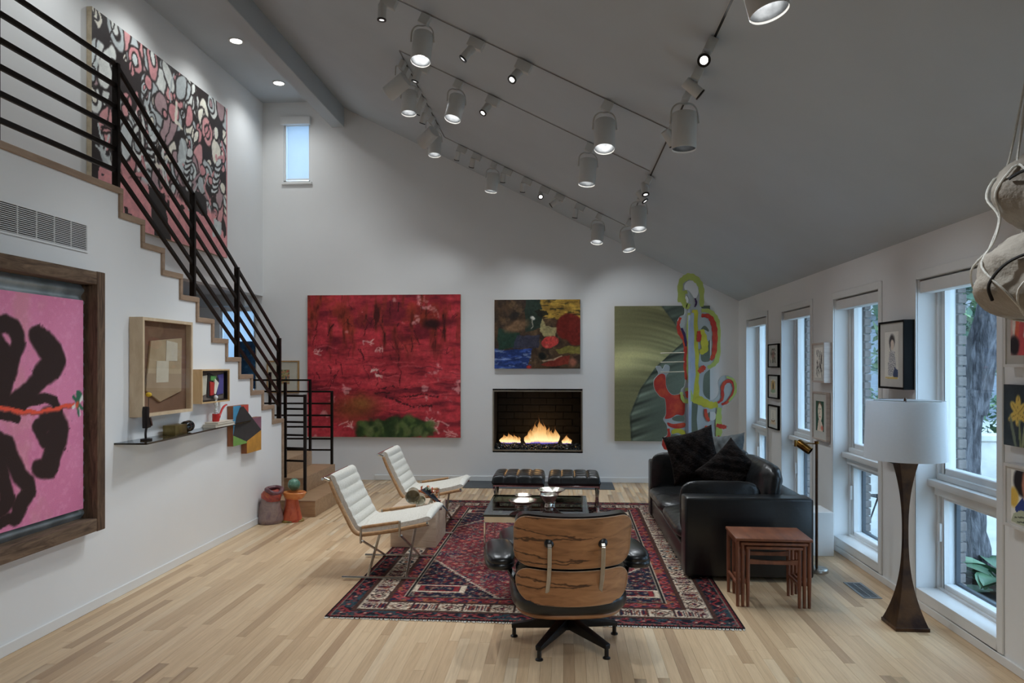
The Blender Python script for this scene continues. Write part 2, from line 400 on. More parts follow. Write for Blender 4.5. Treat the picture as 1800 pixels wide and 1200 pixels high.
# ---- right wall with its row of windows
WY = [(8.50, 9.395), (7.015, 7.91), (5.535, 6.43), (4.065, 4.96), (2.59, 3.485)]  # last window is out of view, added for daylight in the foreground
Z0, Z1 = .11, 2.16
mb = MB()
for a, b, c, d in holed(-3.1, YB + .1, -.1, 2.7, [(p, q, Z0, Z1) for p, q in WY]): mb.box(XR, 2.56, a, b, c, d)
wall_right = struct('wall_right', mb, white_wall)
struct('baseboard_right', rbox(XR - .014, XR, -3.0, YB, 0, .05), trim_white, bevel=.003, seg=1)
blind_white = M('blind_fabric', (222, 221, 218), .7, 0, (218, 217, 214), 12)
gasket = M('window_gasket', (60, 72, 82), .4, 0, (50, 60, 70), 5)
def box4(x0, x1, ya, yb, za, zb, w):
    m = MB(); m.box(x0, x1, ya, ya + w, za, zb); m.box(x0, x1, yb - w, yb, za, zb); m.box(x0, x1, ya + w, yb - w, za, za + w); m.box(x0, x1, ya + w, yb - w, zb - w, zb); return m
for k, (a, b) in enumerate(WY):
    wn = struct('window_%d' % (k + 1), box4(2.46, 2.56, a, b, Z0, Z1, .03), trim_white)
    m = MB(); m.box(XR - .012, XR, a - .05, a, .055, Z1 + .055); m.box(XR - .012, XR, b, b + .05, .055, Z1 + .055); m.box(XR - .012, XR, a, b, .055, Z0); m.box(XR - .012, XR, a, b, Z1, Z1 + .055)
    ob('casing', m, trim_white, wn, bevel=.003, seg=1)
    ob('sill', rbox(XR - .012, 2.47, a + .001, b - .001, Z0 - .005, Z0 + .016), trim_white, wn, bevel=.004)
    m = MB(); m.box(2.43, 2.56, a + .03, b - .03, .745, .80); m.box(2.40, 2.56, a, b, .80, .845); m.box(2.45, 2.56, a + .02, b - .02, .845, .885); ob('mid_rail', m, trim_white, wn, bevel=.006)
    ob('upper_sash', box4(2.475, 2.545, a + .03, b - .03, .88, 2.13, .045), trim_white, wn, bevel=.005, seg=1)
    ob('lower_sash', box4(2.475, 2.545, a + .03, b - .03, .135, .75, .035), trim_white, wn, bevel=.005, seg=1)
    ob('gasket', box4(2.545, 2.57, a + .055, b - .055, .155, .725, .028), gasket, wn)
    ob('pane', rbox(2.508, 2.514, a + .07, b - .07, .92, 2.09), window_glass, wn)
    ob('pane', rbox(2.508, 2.514, a + .06, b - .06, .165, .72), window_glass, wn)
    ob('valance', rbox(2.352, 2.43, a + .004, b - .004, 2.068, Z1 - .012), blind_white, wn, bevel=.004, seg=1)
    ob('latch', MB().bar((2.468, b - .045, .44), (2.468, b - .045, .56), .018, .03, (1, 0, 0)), trim_white, wn, bevel=.006)
# small high window and the hall window, both with a drawn shade
shade_m = M('drawn_shade', (226, 236, 244), .8, 0, (220, 231, 240), 4)
nt = shade_m.node_tree; bs = nt.nodes['Principled BSDF']; tr = nd(nt, 'ShaderNodeBsdfTranslucent'); tr.inputs[0].default_value = (.86, .92, .97, 1); mx = nd(nt, 'ShaderNodeMixShader'); mx.inputs[0].default_value = .42
nt.links.new(bs.outputs[0], mx.inputs[1]); nt.links.new(tr.outputs[0], mx.inputs[2]); nt.links.new(mx.outputs[0], nt.nodes['Material Output'].inputs[0])
for n, (a, b, c, d) in (('window_6', (WX0, WX1, WZ0, WZ1)), ('window_7', (AX0, AX1, AZ0, AZ1))):
    m = MB(); m.box(a, a + .025, YB + .02, YB + .12, c, d); m.box(b - .025, b, YB + .02, YB + .12, c, d); m.box(a, b, YB + .02, YB + .12, c, c + .025); m.box(a, b, YB + .02, YB + .12, d - .025, d)
    wn = struct(n, m, trim_white)
    ob('pane', rbox(a, b, YB + .09, YB + .096, c, d), window_glass, wn)
    ob('shade', rbox(a + .03, b - .035, YB + .05, YB + .054, c + .05, d), shade_m, wn)
    ob('hem_bar', rbox(a + .03, b - .035, YB + .042, YB + .06, c + .04, c + .062), trim_white, wn, bevel=.003)
    if n == 'window_6':
        ob('valance', rbox(a - .035, b + .012, YB - .05, YB + .03, d - .02, d + .085), trim_white, wn, bevel=.004)
        ob('sill', rbox(a - .02, b + .03, YB - .03, YB + .1, c - .035, c), trim_white, wn, bevel=.004)
# ---- staircase
st = thing('staircase', 'oak staircase climbing towards the front behind the white stepped wall', 'staircase', (-3.6, 7.7, 0))
def stp(name, x0, x1, y0, y1, z0, z1, m=oak_trim, bv=.003): return ob(name, rbox(x0 + 3.6, x1 + 3.6, y0 - 7.7, y1 - 7.7, z0, z1), m, st, bevel=bv, seg=1)
for i in range(12):
    y1 = NOSE(i); y0 = NOSE(i + 1) - .035 if i < 11 else -3.0
    stp('tread', -4.2, XL + .018, y0, y1, TZ(i) - .042, TZ(i))
    if i: stp('riser', -4.2, XL + .017, y1 - .036, y1 - .001, TZ(i - 1), TZ(i) - .042)
stp('end_board', -3.19, XL + .018, NOSE(0) - .036, NOSE(0) - .002, 0, TZ(0) - .042)
for name, x0, x1, y0, y1, z0, z1 in (('step', -3.05, -2.59, 7.40, 8.95, 0, .170), ('step', -3.165, -2.875, 7.81, 8.95, .170, .340), ('step', -4.2, -3.165, 7.71, 8.92, .17, .510), ('step', -4.2, -3.45, 7.71, 8.55, .51, .675), ('step', -4.2, -3.2, 7.705, 8.0, .675, .84)):
    stp(name, x0, x1, y0, y1, z0, z1, oak_step)
    if x1 > -3.1: stp('nosing', x0, x1 + .004, y0 - .004, y0 + .004, z1 - .006, z1 + .001, oak_trim, 0)
# ---- hearth slab
slate = M('slate', (66, 72, 76), .45, 0, (52, 57, 61), 7, bmp=.1)
tag(ob('hearth_slab', rbox(-1.30, .66, 9.27, YB - .001, 0, .006), slate, bevel=.002, seg=1), 'flat dark slate hearth strip on the floor below the fireplace', 'hearth')
# ---- outside: patio, garden wall, brick piers
patio_m = M('patio_concrete', (196, 196, 190), .8, 0, (168, 170, 166), 1.2, bmp=.1)
patio = struct('patio', rbox(2.56, 40, -10, 45, -.3, -.10), patio_m)
brick_m = M('grey_brick', (150, 140, 134), .85, 0, (112, 104, 100), 7, bmp=.35, bscale=60)
mortar_m = M('mortar', (172, 170, 165), .9, 0, (150, 148, 144), 20)
mb = MB()
for a, b, c, d in holed(-3.1, YB + 2.0, -.3, 2.9, [(p - .01, q + .01, .02, 2.3) for p, q in WY]): mb.box(2.588, 2.632, a, b, c, d)
wall_out = struct('wall_exterior', mb, mortar_m)
bme = None
for p, q in WY[:4]:
    for r in range(33):
        L = .2 if r % 2 else .1
        z = .03 + r * .068
        if bme is None:
            bo = ob('brick', rbox(-.026, .026, -.1, .1, 0, .058), brick_m, wall_out, bevel=.004, seg=1); bme = bo.data
        else:
            bo = bpy.data.objects.new('brick', bme); COL.objects.link(bo); bo.parent = wall_out
        bo.location = (2.612 + (.003 if r % 2 else 0), q + .082 - .004 * (r % 2), z)
hedge_wall_m = M('whitewashed_brick', (206, 204, 198), .85, 0, (180, 178, 172), 3, bmp=.2, bscale=30)
mb = MB()
mb.box(3.6, 16, 9.6, 9.85, -.1, .62); mb.box(3.55, 16.05, 9.56, 9.89, .62, .70)
tag(ob('garden_wall', mb, hedge_wall_m, bevel=.01, seg=1), 'low whitewashed garden wall out beyond the patio', 'garden wall')
siding = M('blue_grey_siding', (128, 136, 146), .8, 0, (112, 120, 130), 2, (1, 1, 14))
nb = thing('neighbour_house', 'grey sided house standing far behind the garden trees', 'house', (12, 23, -.1))
ob('wall', rbox(-9, 9, 0, .4, 0, 3.3), siding, nb)
ob('roof', MB().prism([(-.6, 3.2), (3, 4.8), (6, 3.2)], -9.5, 9.5, 'yz'), slate, nb)
# ================================================================== FIREPLACE
soot = M('firebox_black', (34, 31, 29), .8, 0, (24, 22, 20), 12, bmp=.2)
fp = thing('fireplace', 'recessed gas fireplace with burning flames below the small dark painting', 'fireplace', (-.35, YB, FZ0))
w2 = (FX1 - FX0) / 2; hh = FZ1 - FZ0
m = MB(); m.box(-w2, w2, .5, .53, 0, hh); m.box(-w2, -w2 + .02, 0, .5, 0, hh); m.box(w2 - .02, w2, 0, .5, 0, hh); m.box(-w2, w2, 0, .5, -.02, .0); m.box(-w2, w2, 0, .5, hh, hh + .02)
ob('firebox', m, soot, fp)
ob('surround', MB().add(*(lambda q: (q.v, q.f))(frame4(w2 * 2, hh, .018, -.006, .05))), M('surround_metal', (172, 166, 152), .4, .7, (150, 144, 132), 5), fp)
for r in range(6):
    for c in range(5):
        x0 = -w2 + .03 + c * .235 - (.11 if r % 2 else 0); x1 = x0 + .228; x0 = max(x0, -w2 + .025); x1 = min(x1, w2 - .025)
        if x1 - x0 > .03: ob('fire_brick', rbox(x0, x1, .485, .5, .21 + r * .1, .302 + r * .1), soot, fp, bevel=.004, seg=1)
ob('burner_ledge', rbox(-w2 + .03, w2 - .03, .40, .49, .0, .20), soot, fp, bevel=.005, seg=1)
pebble = M('glass_pebble', (96, 100, 100), .1, .35, (26, 27, 28), 40, spec=.8)
rr = random.Random(5); mb = MB()
for i in range(1300):
    cx = rr.uniform(-w2 + .03, w2 - .03); cy = rr.uniform(.02, .38); cz = rr.uniform(.01, .055 + .03 * math.sin(PI * cy / .4)); r = rr.uniform(.011, .02)
    q = Matrix.Rotation(rr.uniform(0, 6), 3, Vector((rr.random(), rr.random(), rr.random() + .1)).normalized())
    vs = [Vector((cx, cy, cz)) + q @ Vector(d) * r * rr.uniform(.8, 1.2) for d in ((1, 0, 0), (-1, 0, 0), (0, 1, 0), (0, -1, 0), (0, 0, 1), (0, 0, -1))]
    mb.add(vs, [(0, 2, 4), (2, 1, 4), (1, 3, 4), (3, 0, 4), (2, 0, 5), (1, 2, 5), (3, 1, 5), (0, 3, 5)])
po = ob('glass_pebbles', mb, pebble, fp); po['kind'] = 'stuff'
def flame_mat():
    m, nt, b = nmat('flame'); nt.nodes.remove(b)
    tc = nd(nt, 'ShaderNodeTexCoord'); sx = nd(nt, 'ShaderNodeSeparateXYZ'); nt.links.new(tc.outputs['Generated'], sx.inputs[0])
    colr = ramp(nt, sx.outputs[2], [(0.0, (.10, .08, .9, 1)), (.035, (.35, .25, .9, 1)), (.085, (1.0, .72, .38, 1)), (.45, (1, .56, .2, 1)), (.8, (1, .33, .07, 1)), (1, (.9, .2, .03, 1))])
    st_ = ramp(nt, sx.outputs[2], [(0, (.25, .25, .25, 1)), (.15, (1, 1, 1, 1)), (.5, (.6, .6, .6, 1)), (1, (.12, .12, .12, 1))])
    mp = nd(nt, 'ShaderNodeMapping'); mp.inputs['Scale'].default_value = (22, 22, 5); nt.links.new(tc.outputs['Object'], mp.inputs[0])
    nz = noise(nt, mp.outputs[0], 2.0, 4, .6, .8)
    al = nd(nt, 'ShaderNodeMath', operation='SUBTRACT'); nt.links.new(nz, al.inputs[0])
    hm = nd(nt, 'ShaderNodeMath', operation='MULTIPLY'); nt.links.new(sx.outputs[2], hm.inputs[0]); hm.inputs[1].default_value = .42; nt.links.new(hm.outputs[0], al.inputs[1])
    sc = nd(nt, 'ShaderNodeMath', operation='MULTIPLY', use_clamp=True); nt.links.new(al.outputs[0], sc.inputs[0]); sc.inputs[1].default_value = 2.0
    em = nd(nt, 'ShaderNodeEmission'); nt.links.new(colr, em.inputs[0])
    sm = nd(nt, 'ShaderNodeMath', operation='MULTIPLY'); nt.links.new(st_, sm.inputs[0]); sm.inputs[1].default_value = 1.5; nt.links.new(sm.outputs[0], em.inputs[1])
    t = nd(nt, 'ShaderNodeBsdfTransparent'); mx = nd(nt, 'ShaderNodeMixShader'); nt.links.new(sc.outputs[0], mx.inputs[0]); nt.links.new(t.outputs[0], mx.inputs[1]); nt.links.new(em.outputs[0], mx.inputs[2])
    nt.links.new(mx.outputs[0], nt.nodes['Material Output'].inputs[0]); return m
flm = flame_mat()
def flame(x, y, h, r, ph):
    mb = MB(); n = 14; m_ = 16
    def f(u, v):
        k = (math.sin(PI * min(v * 1.25 + .12, 1) ** .8) ** .8 if v < .7 else math.sin(PI * min(.7 * 1.25 + .12, 1) ** .8) ** .8 * (1 - v) / .3)
        k = max(k, 0.0) if v < .999 else 0
        a = 2 * PI * u; wob = math.sin(v * 9 + ph) * r * .35 * v + math.sin(v * 17 + ph * 2) * r * .15 * v
        return (x + wob + math.cos(a) * r * k * (1 + .25 * math.sin(3 * a + v * 8 + ph)), y + math.sin(a) * r * .55 * k, .085 + h * v)
    mb.grid(f, n, m_, cu=True); ob('flame', mb, flm, fp, smooth=True)
FXp = lambda p: (p - 944.5) / 128.0
for px_, h, r in ((884, .16, .05), (893, .19, .055), (902, .15, .045), (910, .13, .03), (926, .18, .04), (933, .27, .06), (941, .36, .065), (948, .42, .07), (954, .36, .06), (962, .30, .055), (969, .25, .05), (976, .27, .045), (991, .12, .025), (996, .16, .035), (1001, .10, .025)):
    flame(FXp(px_), rr.uniform(.14, .24), h, r, px_ * .7)
fl_d = bpy.data.lights.new('flame_light', 'POINT'); fl_d.energy = 3.0; fl_d.color = (1, .55, .2); fl_d.shadow_soft_size = .12
fl_o = bpy.data.objects.new('flame_light', fl_d); COL.objects.link(fl_o); fl_o.parent = fp; fl_o.location = (.03, .2, .28)

# ================================================================== STAIR RAILINGS
def steel(root, name, a, b, w=.035, h=.035, o=(0, 0, 0)):
    return ob(name, MB().bar(Vector(a) - Vector(o), Vector(b) - Vector(o), w, h, (0, 0, 1) if abs(b[2] - a[2]) < .9 * (Vector(b) - Vector(a)).length else (0, 1, 0)), black_steel, root, bevel=.002, seg=1)
XS = -3.1; o0 = (XS, 7.7, 1.0)
r1 = thing('stair_railing', 'dark steel railing of six parallel bars going up the stairs', 'railing', o0)
zt = [.865 - .147 * k for k in range(6)]
PO = [(3.74, 2.816), (4.815, 2.816), (5.858, 2.17), (6.68, 1.65), (7.70, 1.009)]
for y, z in PO: steel(r1, 'post', (XS, y, z - .0), (XS, y, {3.74: 2.816, 4.815: 2.816}.get(y, TZ(0) + (NOSE(0) - y) / .263 * .1643) + .875), .045, .03, o0)
line = lambda y: TZ(0) + (NOSE(0) - y) / .263 * .1643
for dz in zt:
    steel(r1, 'bar', (XS, 1.5, 2.816 + dz), (XS, 4.80, 2.816 + dz), .02, .032, o0)
    steel(r1, 'bar', (XS, 4.83, line(4.83) + dz), (XS, 7.69, line(7.69) + dz), .02, .032, o0)
o1 = (-3.0, 7.84, .34)
r2 = thing('step_railing', 'short dark steel ladder railing standing on the lowest wooden steps', 'railing', o1)
steel(r2, 'post', (-3.085, 7.84, .34), (-3.085, 7.84, 1.40), .03, .03, o1)
steel(r2, 'post', (-2.845, 7.80, .17), (-2.845, 7.80, 1.265), .03, .03, o1)
for z in (1.25, 1.105, .96, .815, .67, .53): steel(r2, 'bar', (-3.085, 7.84, z), (-2.845, 7.80, z), .012, .022, o1)
o2 = (-3.4, 8.93, .51)
r3 = thing('landing_railing', 'tall dark steel railing at the far edge of the stair landing', 'railing', o2)
steel(r3, 'post', (-3.18, 8.9, .51), (-3.18, 8.9, 1.41), .03, .03, o2)
steel(r3, 'post', (-2.91, 8.93, .34), (-2.91, 8.93, 1.265), .03, .03, o2)
steel(r3, 'post', (-3.70, 8.9, .51), (-3.70, 8.9, 1.50), .03, .03, o2)
for k, z in enumerate((1.40, 1.255, 1.105, .955, .81, .66, .52)):
    steel(r3, 'bar', (-4.19, 8.9, z), (-3.18 if k == 0 else -2.91, 8.9 if k == 0 else 8.93, z), .012, .022, o2)

# ================================================================== TRACK LIGHTING
def track(name, a, b, label):
    n = NRM; A = Vector((a[0], a[1], ceil_z(a[0]))); B = Vector((b[0], b[1], ceil_z(b[0])))
    t = thing(name, label, 'track', A)
    side = (B - A).normalized().cross(n); L = B - A
    ob('rail', MB().bar(n * .002, L + n * .002, .018, .006, n), fixture_white, t)
    ob('slot', MB().bar(n * .0055, L + n * .0055, .012, .002, n), black_plastic, t)
track('light_track', (-1.9, 5.13), (.74, 5.13), 'thin ceiling light track crossing the slope nearest the viewer')
track('light_track', (-1.43, 6.24), (.74, 6.24), 'middle ceiling light track crossing the slope')
track('light_track', (-1.43, 8.66), (.74, 8.66), 'farthest ceiling light track, nearest the fireplace wall')
track('light_track', (-1.43, 6.26), (-1.43, 8.64), 'high ceiling light track running away to the fireplace wall on the left')
track('light_track', (.76, -2.0), (.76, 8.66), 'low ceiling light track running away to the fireplace wall on the right')
def spot(parent, loc, a, energy, size, blend=.6, soft=.04, col=(.885, .95, 1)):
    d = bpy.data.lights.new('spot', 'SPOT'); d.energy = energy * SPOT; d.spot_size = math.radians(size); d.spot_blend = blend; d.shadow_soft_size = soft; d.color = col
    o = bpy.data.objects.new('spot', d); COL.objects.link(o); o.parent = parent; o.location = loc
    o.rotation_euler = Vector(a).to_track_quat('-Z', 'Y').to_euler(); return o
def can(x, y, a, label, e=60, size=95, lit=True, axis='x', target=None):
    A = Vector((x, y, ceil_z(x))); t = thing('can_spotlight', label, 'spotlight', A, 0, 'large track spotlights')
    e0 = NRM * .085; piv = e0 + Vector((0, 0, -.135)); a = Vector(a).normalized()
    along = Vector((1, 0, -.505)).normalized() if axis == 'x' else Vector((0, 1, 0))
    ob('adapter', MB().bar(NRM * .012, e0, .045, .075, along), fixture_white, t, bevel=.004, seg=1)
    side = a.cross(Vector((0, 1, .2)) if abs(a.y) < .7 else Vector((1, 0, 0))).normalized()
    if side.x < 0: side = -side
    top = piv - a * .005; mid = e0 + Vector((0, 0, -.012))
    pts = [top - side * .084, (top - side * .084) * .3 + (mid - side * .07) * .7, mid - side * .04, mid, mid + side * .04, (top + side * .084) * .3 + (mid + side * .07) * .7, top + side * .084]
    ob('yoke', MB().tube(smooth_path(pts, 4), .0055, 6), fixture_white, t, smooth=True)
    s0 = piv - a * .065; R = .073
    bd = ob('body', MB().lathe([(0, 0), (R * .97, 0), (R, .004), (R, .213), (R * .965, .216), (R * .95, .203), (R * .9, .15)], 32, s0, a, cap=False), fixture_white, t, smooth=True)
    ob('reflector', MB().lathe([(R * .94, .206), (R * .89, .19), (R * .91, .178), (R * .86, .165), (R * .88, .152), (R * .82, .138), (R * .8, .128)], 32, s0, a, cap=False), reflector, bd, smooth=True)
    ob('lens', MB().lathe([(R * .8, .132), (0, .131)], 24, s0, a, cap=False), lens_on if lit else lens_dim, bd)
    if e: spot(t, s0 + a * .2, (Vector(target) - A - s0 - a * .2) if target else a, e, size, .7, .05)
def small(x, y, a, label, e=25, size=50, lit=True, axis='x', target=None):
    A = Vector((x, y, ceil_z(x))); t = thing('small_spotlight', label, 'spotlight', A, 0, 'small track spotlights')
    a = Vector(a).normalized(); along = Vector((1, 0, -.505)).normalized() if axis == 'x' else Vector((0, 1, 0)); perp = along.cross(NRM)
    m = MB(); c0 = NRM * .012; c1 = NRM * .085
    m.bar(c0, c1, .05, .115, along); ob('adapter', m, fixture_white, t, bevel=.006)
    piv = NRM * .12 - along * .02
    ob('arm', MB().bar(NRM * .08 - along * .02, piv - a * .02, .034, .02, along), fixture_white, t, bevel=.004, seg=1)
    s0 = piv - a * .045
    bd = ob('body', MB().lathe([(0, 0), (.029, .002), (.031, .01), (.031, .108), (.026, .11)], 24, s0, a), fixture_white, t, smooth=True)
    ob('bezel', MB().lathe([(.031, .108), (.033, .109), (.033, .117), (.020, .118), (.019, .108)], 24, s0, a, cap=False), black_plastic, bd, smooth=True)
    ob('lens', MB().lathe([(.019, .112), (0, .1125)], 20, s0, a, cap=False), lens_on if lit else lens_dim, bd)
    if e: spot(t, s0 + a * .13, (Vector(target) - A - s0 - a * .13) if target else a, e, size, .8, .02)
near, midt, fart, lft, rgt = 'nearest cross track', 'middle cross track', 'farthest cross track', 'left track', 'right track'
small(-1.23, 5.13, (-.05, 0, -1), 'small white track spotlight at the upper left end of the nearest track', 20, 60, lit=False)
can(-.97, 5.13, (-.05, -.24, -1), 'large white track can second from the left on the nearest track', 55)
small(-.60, 5.13, (-.62, -.1, -.75), 'small white spotlight tilted left, third on the nearest track', 45, 60, False, target=(-3.06, 5.0, 1.6))
small(-.26, 5.13, (-.42, -.55, -.72), 'small white spotlight with glowing lens, fourth on the nearest track', 45, 60, target=(-3.06, 3.6, 1.5))
can(.33, 5.13, (-.03, -.28, -1), 'large bright track can at the right of the nearest track', 55)
small(-1.2, 6.24, (-.3, 0, -.9), 'small white spotlight hidden behind the nearest can on the middle track', 20, 60, lit=False)
can(-.89, 6.24, (-.20, -.24, -1), 'large tilted bright can on the left of the middle track', 55)
small(-.59, 6.24, (-.45, -.4, -.8), 'small white spotlight with round black bezel on the middle track', 40, 60, target=(-3.06, 6.2, 1.3))
can(.25, 6.24, (-.08, -.10, -1), 'large white can hanging at the right of the middle track', 55)
small(-1.20, 8.66, (-.25, .45, -.85), 'small white spotlight leftmost on the farthest track', 22, 66, target=(-2.5, 9.85, 1.5), lit=False)
small(-1.02, 8.66, (-.25, .45, -.85), 'small white spotlight second from left on the farthest track', 22, 66, target=(-1.9, 9.85, 1.4), lit=False)
can(-.81, 8.66, (-.14, -.06, -1), 'large white can at the left of the farthest track', 40)
small(-.65, 8.66, (-.1, .4, -.9), 'small white spotlight just right of the left can on the farthest track', 22, 66, target=(-.6, 9.85, 1.5), lit=False)
small(-.41, 8.66, (-.1, .4, -.9), 'small white spotlight fourth along the farthest track', 22, 66, target=(-.1, 9.85, 1.5), lit=False)
small(-.20, 8.66, (.05, -.75, -.5), 'small spotlight turned to the viewer with a bright lens, far track', 8, 50)
small(-.02, 8.66, (-.75, .1, -.5), 'small spotlight turned sideways in the middle of the farthest track', 14, 50)
small(.22, 8.66, (-.15, .3, -.9), 'small white spotlight beside the right can on the farthest track', 34, 74, target=(1.3, 9.85, 1.4), lit=False)
can(.45, 8.66, (-.1, -.26, -1), 'large bright can near the right end of the farthest track', 40)
can(-1.43, 6.45, (-.8, .25, -.5), 'large white can tilted sharply left at the head of the left track', 50, 80, axis='y', target=(-3.06, 7.0, 1.2))
small(-1.43, 6.62, (.35, -.45, -.8), 'small spotlight wedged beside the tilted can on the left track', 15, 60, lit=False, axis='y')
can(-1.43, 6.82, (0, -.12, -1), 'large white can hanging straight under the tilted can', 45, axis='y')
for yy, e_, sz_, lb in ((7.12, 36, 66, 'small spotlight first of three in the left track cluster'), (7.38, 26, 50, 'small spotlight second of three in the left track cluster'), (7.66, 0, 50, 'small spotlight third of three in the left track cluster')):
    small(-1.43, yy, (-.35, .3, -.9), lb, e_, sz_, lit=False, axis='y', target=(-3.7, 9.85, 2.4))
can(-1.43, 7.92, (-.75, .45, -.5), 'large white can turned left in the left track cluster', 40, 80, axis='y', target=(-3.06, 6.6, 1.2))
can(-1.43, 8.2, (0, -.14, -1), 'large white can lowest in the left track cluster', 40, axis='y')
can(.76, 2.72, (.22, -.10, -1), 'very large looking bright can cut off by the top edge', 60, axis='y')
small(.76, 3.72, (-.14, -.85, -.42), 'small spotlight glaring straight at the viewer', 20, 60, axis='y')
small(.76, 4.08, (.7, .05, -.6), 'small spotlight with black oval bezel turned right', 22, 60, axis='y', lit=False, target=(2.3, 4.6, 1.2))
can(.76, 4.38, (-.02, -.03, -1), 'large unlit can with dark ribbed inside on the right track', 0, axis='y', lit=False)
small(.76, 4.95, (.55, .3, -.75), 'small spotlight behind the unlit can on the right track', 18, 60, axis='y', lit=False, target=(2.3, 6.2, 1.2))
small(.76, 6.38, (.1, -.35, -.9), 'small spotlight nearest the track corner on the right track', 14, 60, False, axis='y')
small(.76, 6.66, (.5, -.2, -.8), 'small spotlight turned right just past the track corner', 14, 60, axis='y', lit=False)
can(.76, 7.0, (0, -.25, -1), 'large bright can past the corner on the right track', 45, axis='y')
can(.76, 8.25, (.14, -.22, -1), 'large bright can at the far end of the right track', 40, axis='y')
for yy, wh in ((1.3, 'just above the viewer'), (-.2, 'a little behind the viewer'), (-1.6, 'farthest behind the viewer')):  # unseen cans added along the track to brighten the foreground
    can(.76, yy, (-.3, .35, -1), 'large unseen track can added on the right track, ' + wh, 70, axis='y', target=(-2.0, yy + 2.2, 0))
# recessed downlights over the stairs
for k, yy in enumerate((4.2, 5.45, 6.7, 7.93, 9.16)):
    t = thing('recessed_light', ('round recessed downlight nearest the fireplace wall above the stairs' if k == 4 else 'round recessed downlight second from the fireplace wall above the stairs' if k == 3 else 'round recessed downlight above the stairs, out of view, %s from the fireplace wall' % ('fifth', 'fourth', 'third')[k]), 'downlight', (-3.69, yy, 5.256), 0, 'recessed downlights')
    ob('trim_ring', MB().lathe([(.085, -.001), (.085, -.005), (.066, -.007), (.062, .0), (.06, -.001)], 32, (0, 0, 0), cap=False), fixture_white, t, smooth=True)
    ob('lens', MB().lathe([(.062, -.002), (0, -.0025)], 24, cap=False), lens_on, t)
    spot(t, (0, 0, -.02), (.0, .02, -1), 40, 140, .9, .05, (.93, .98, 1))
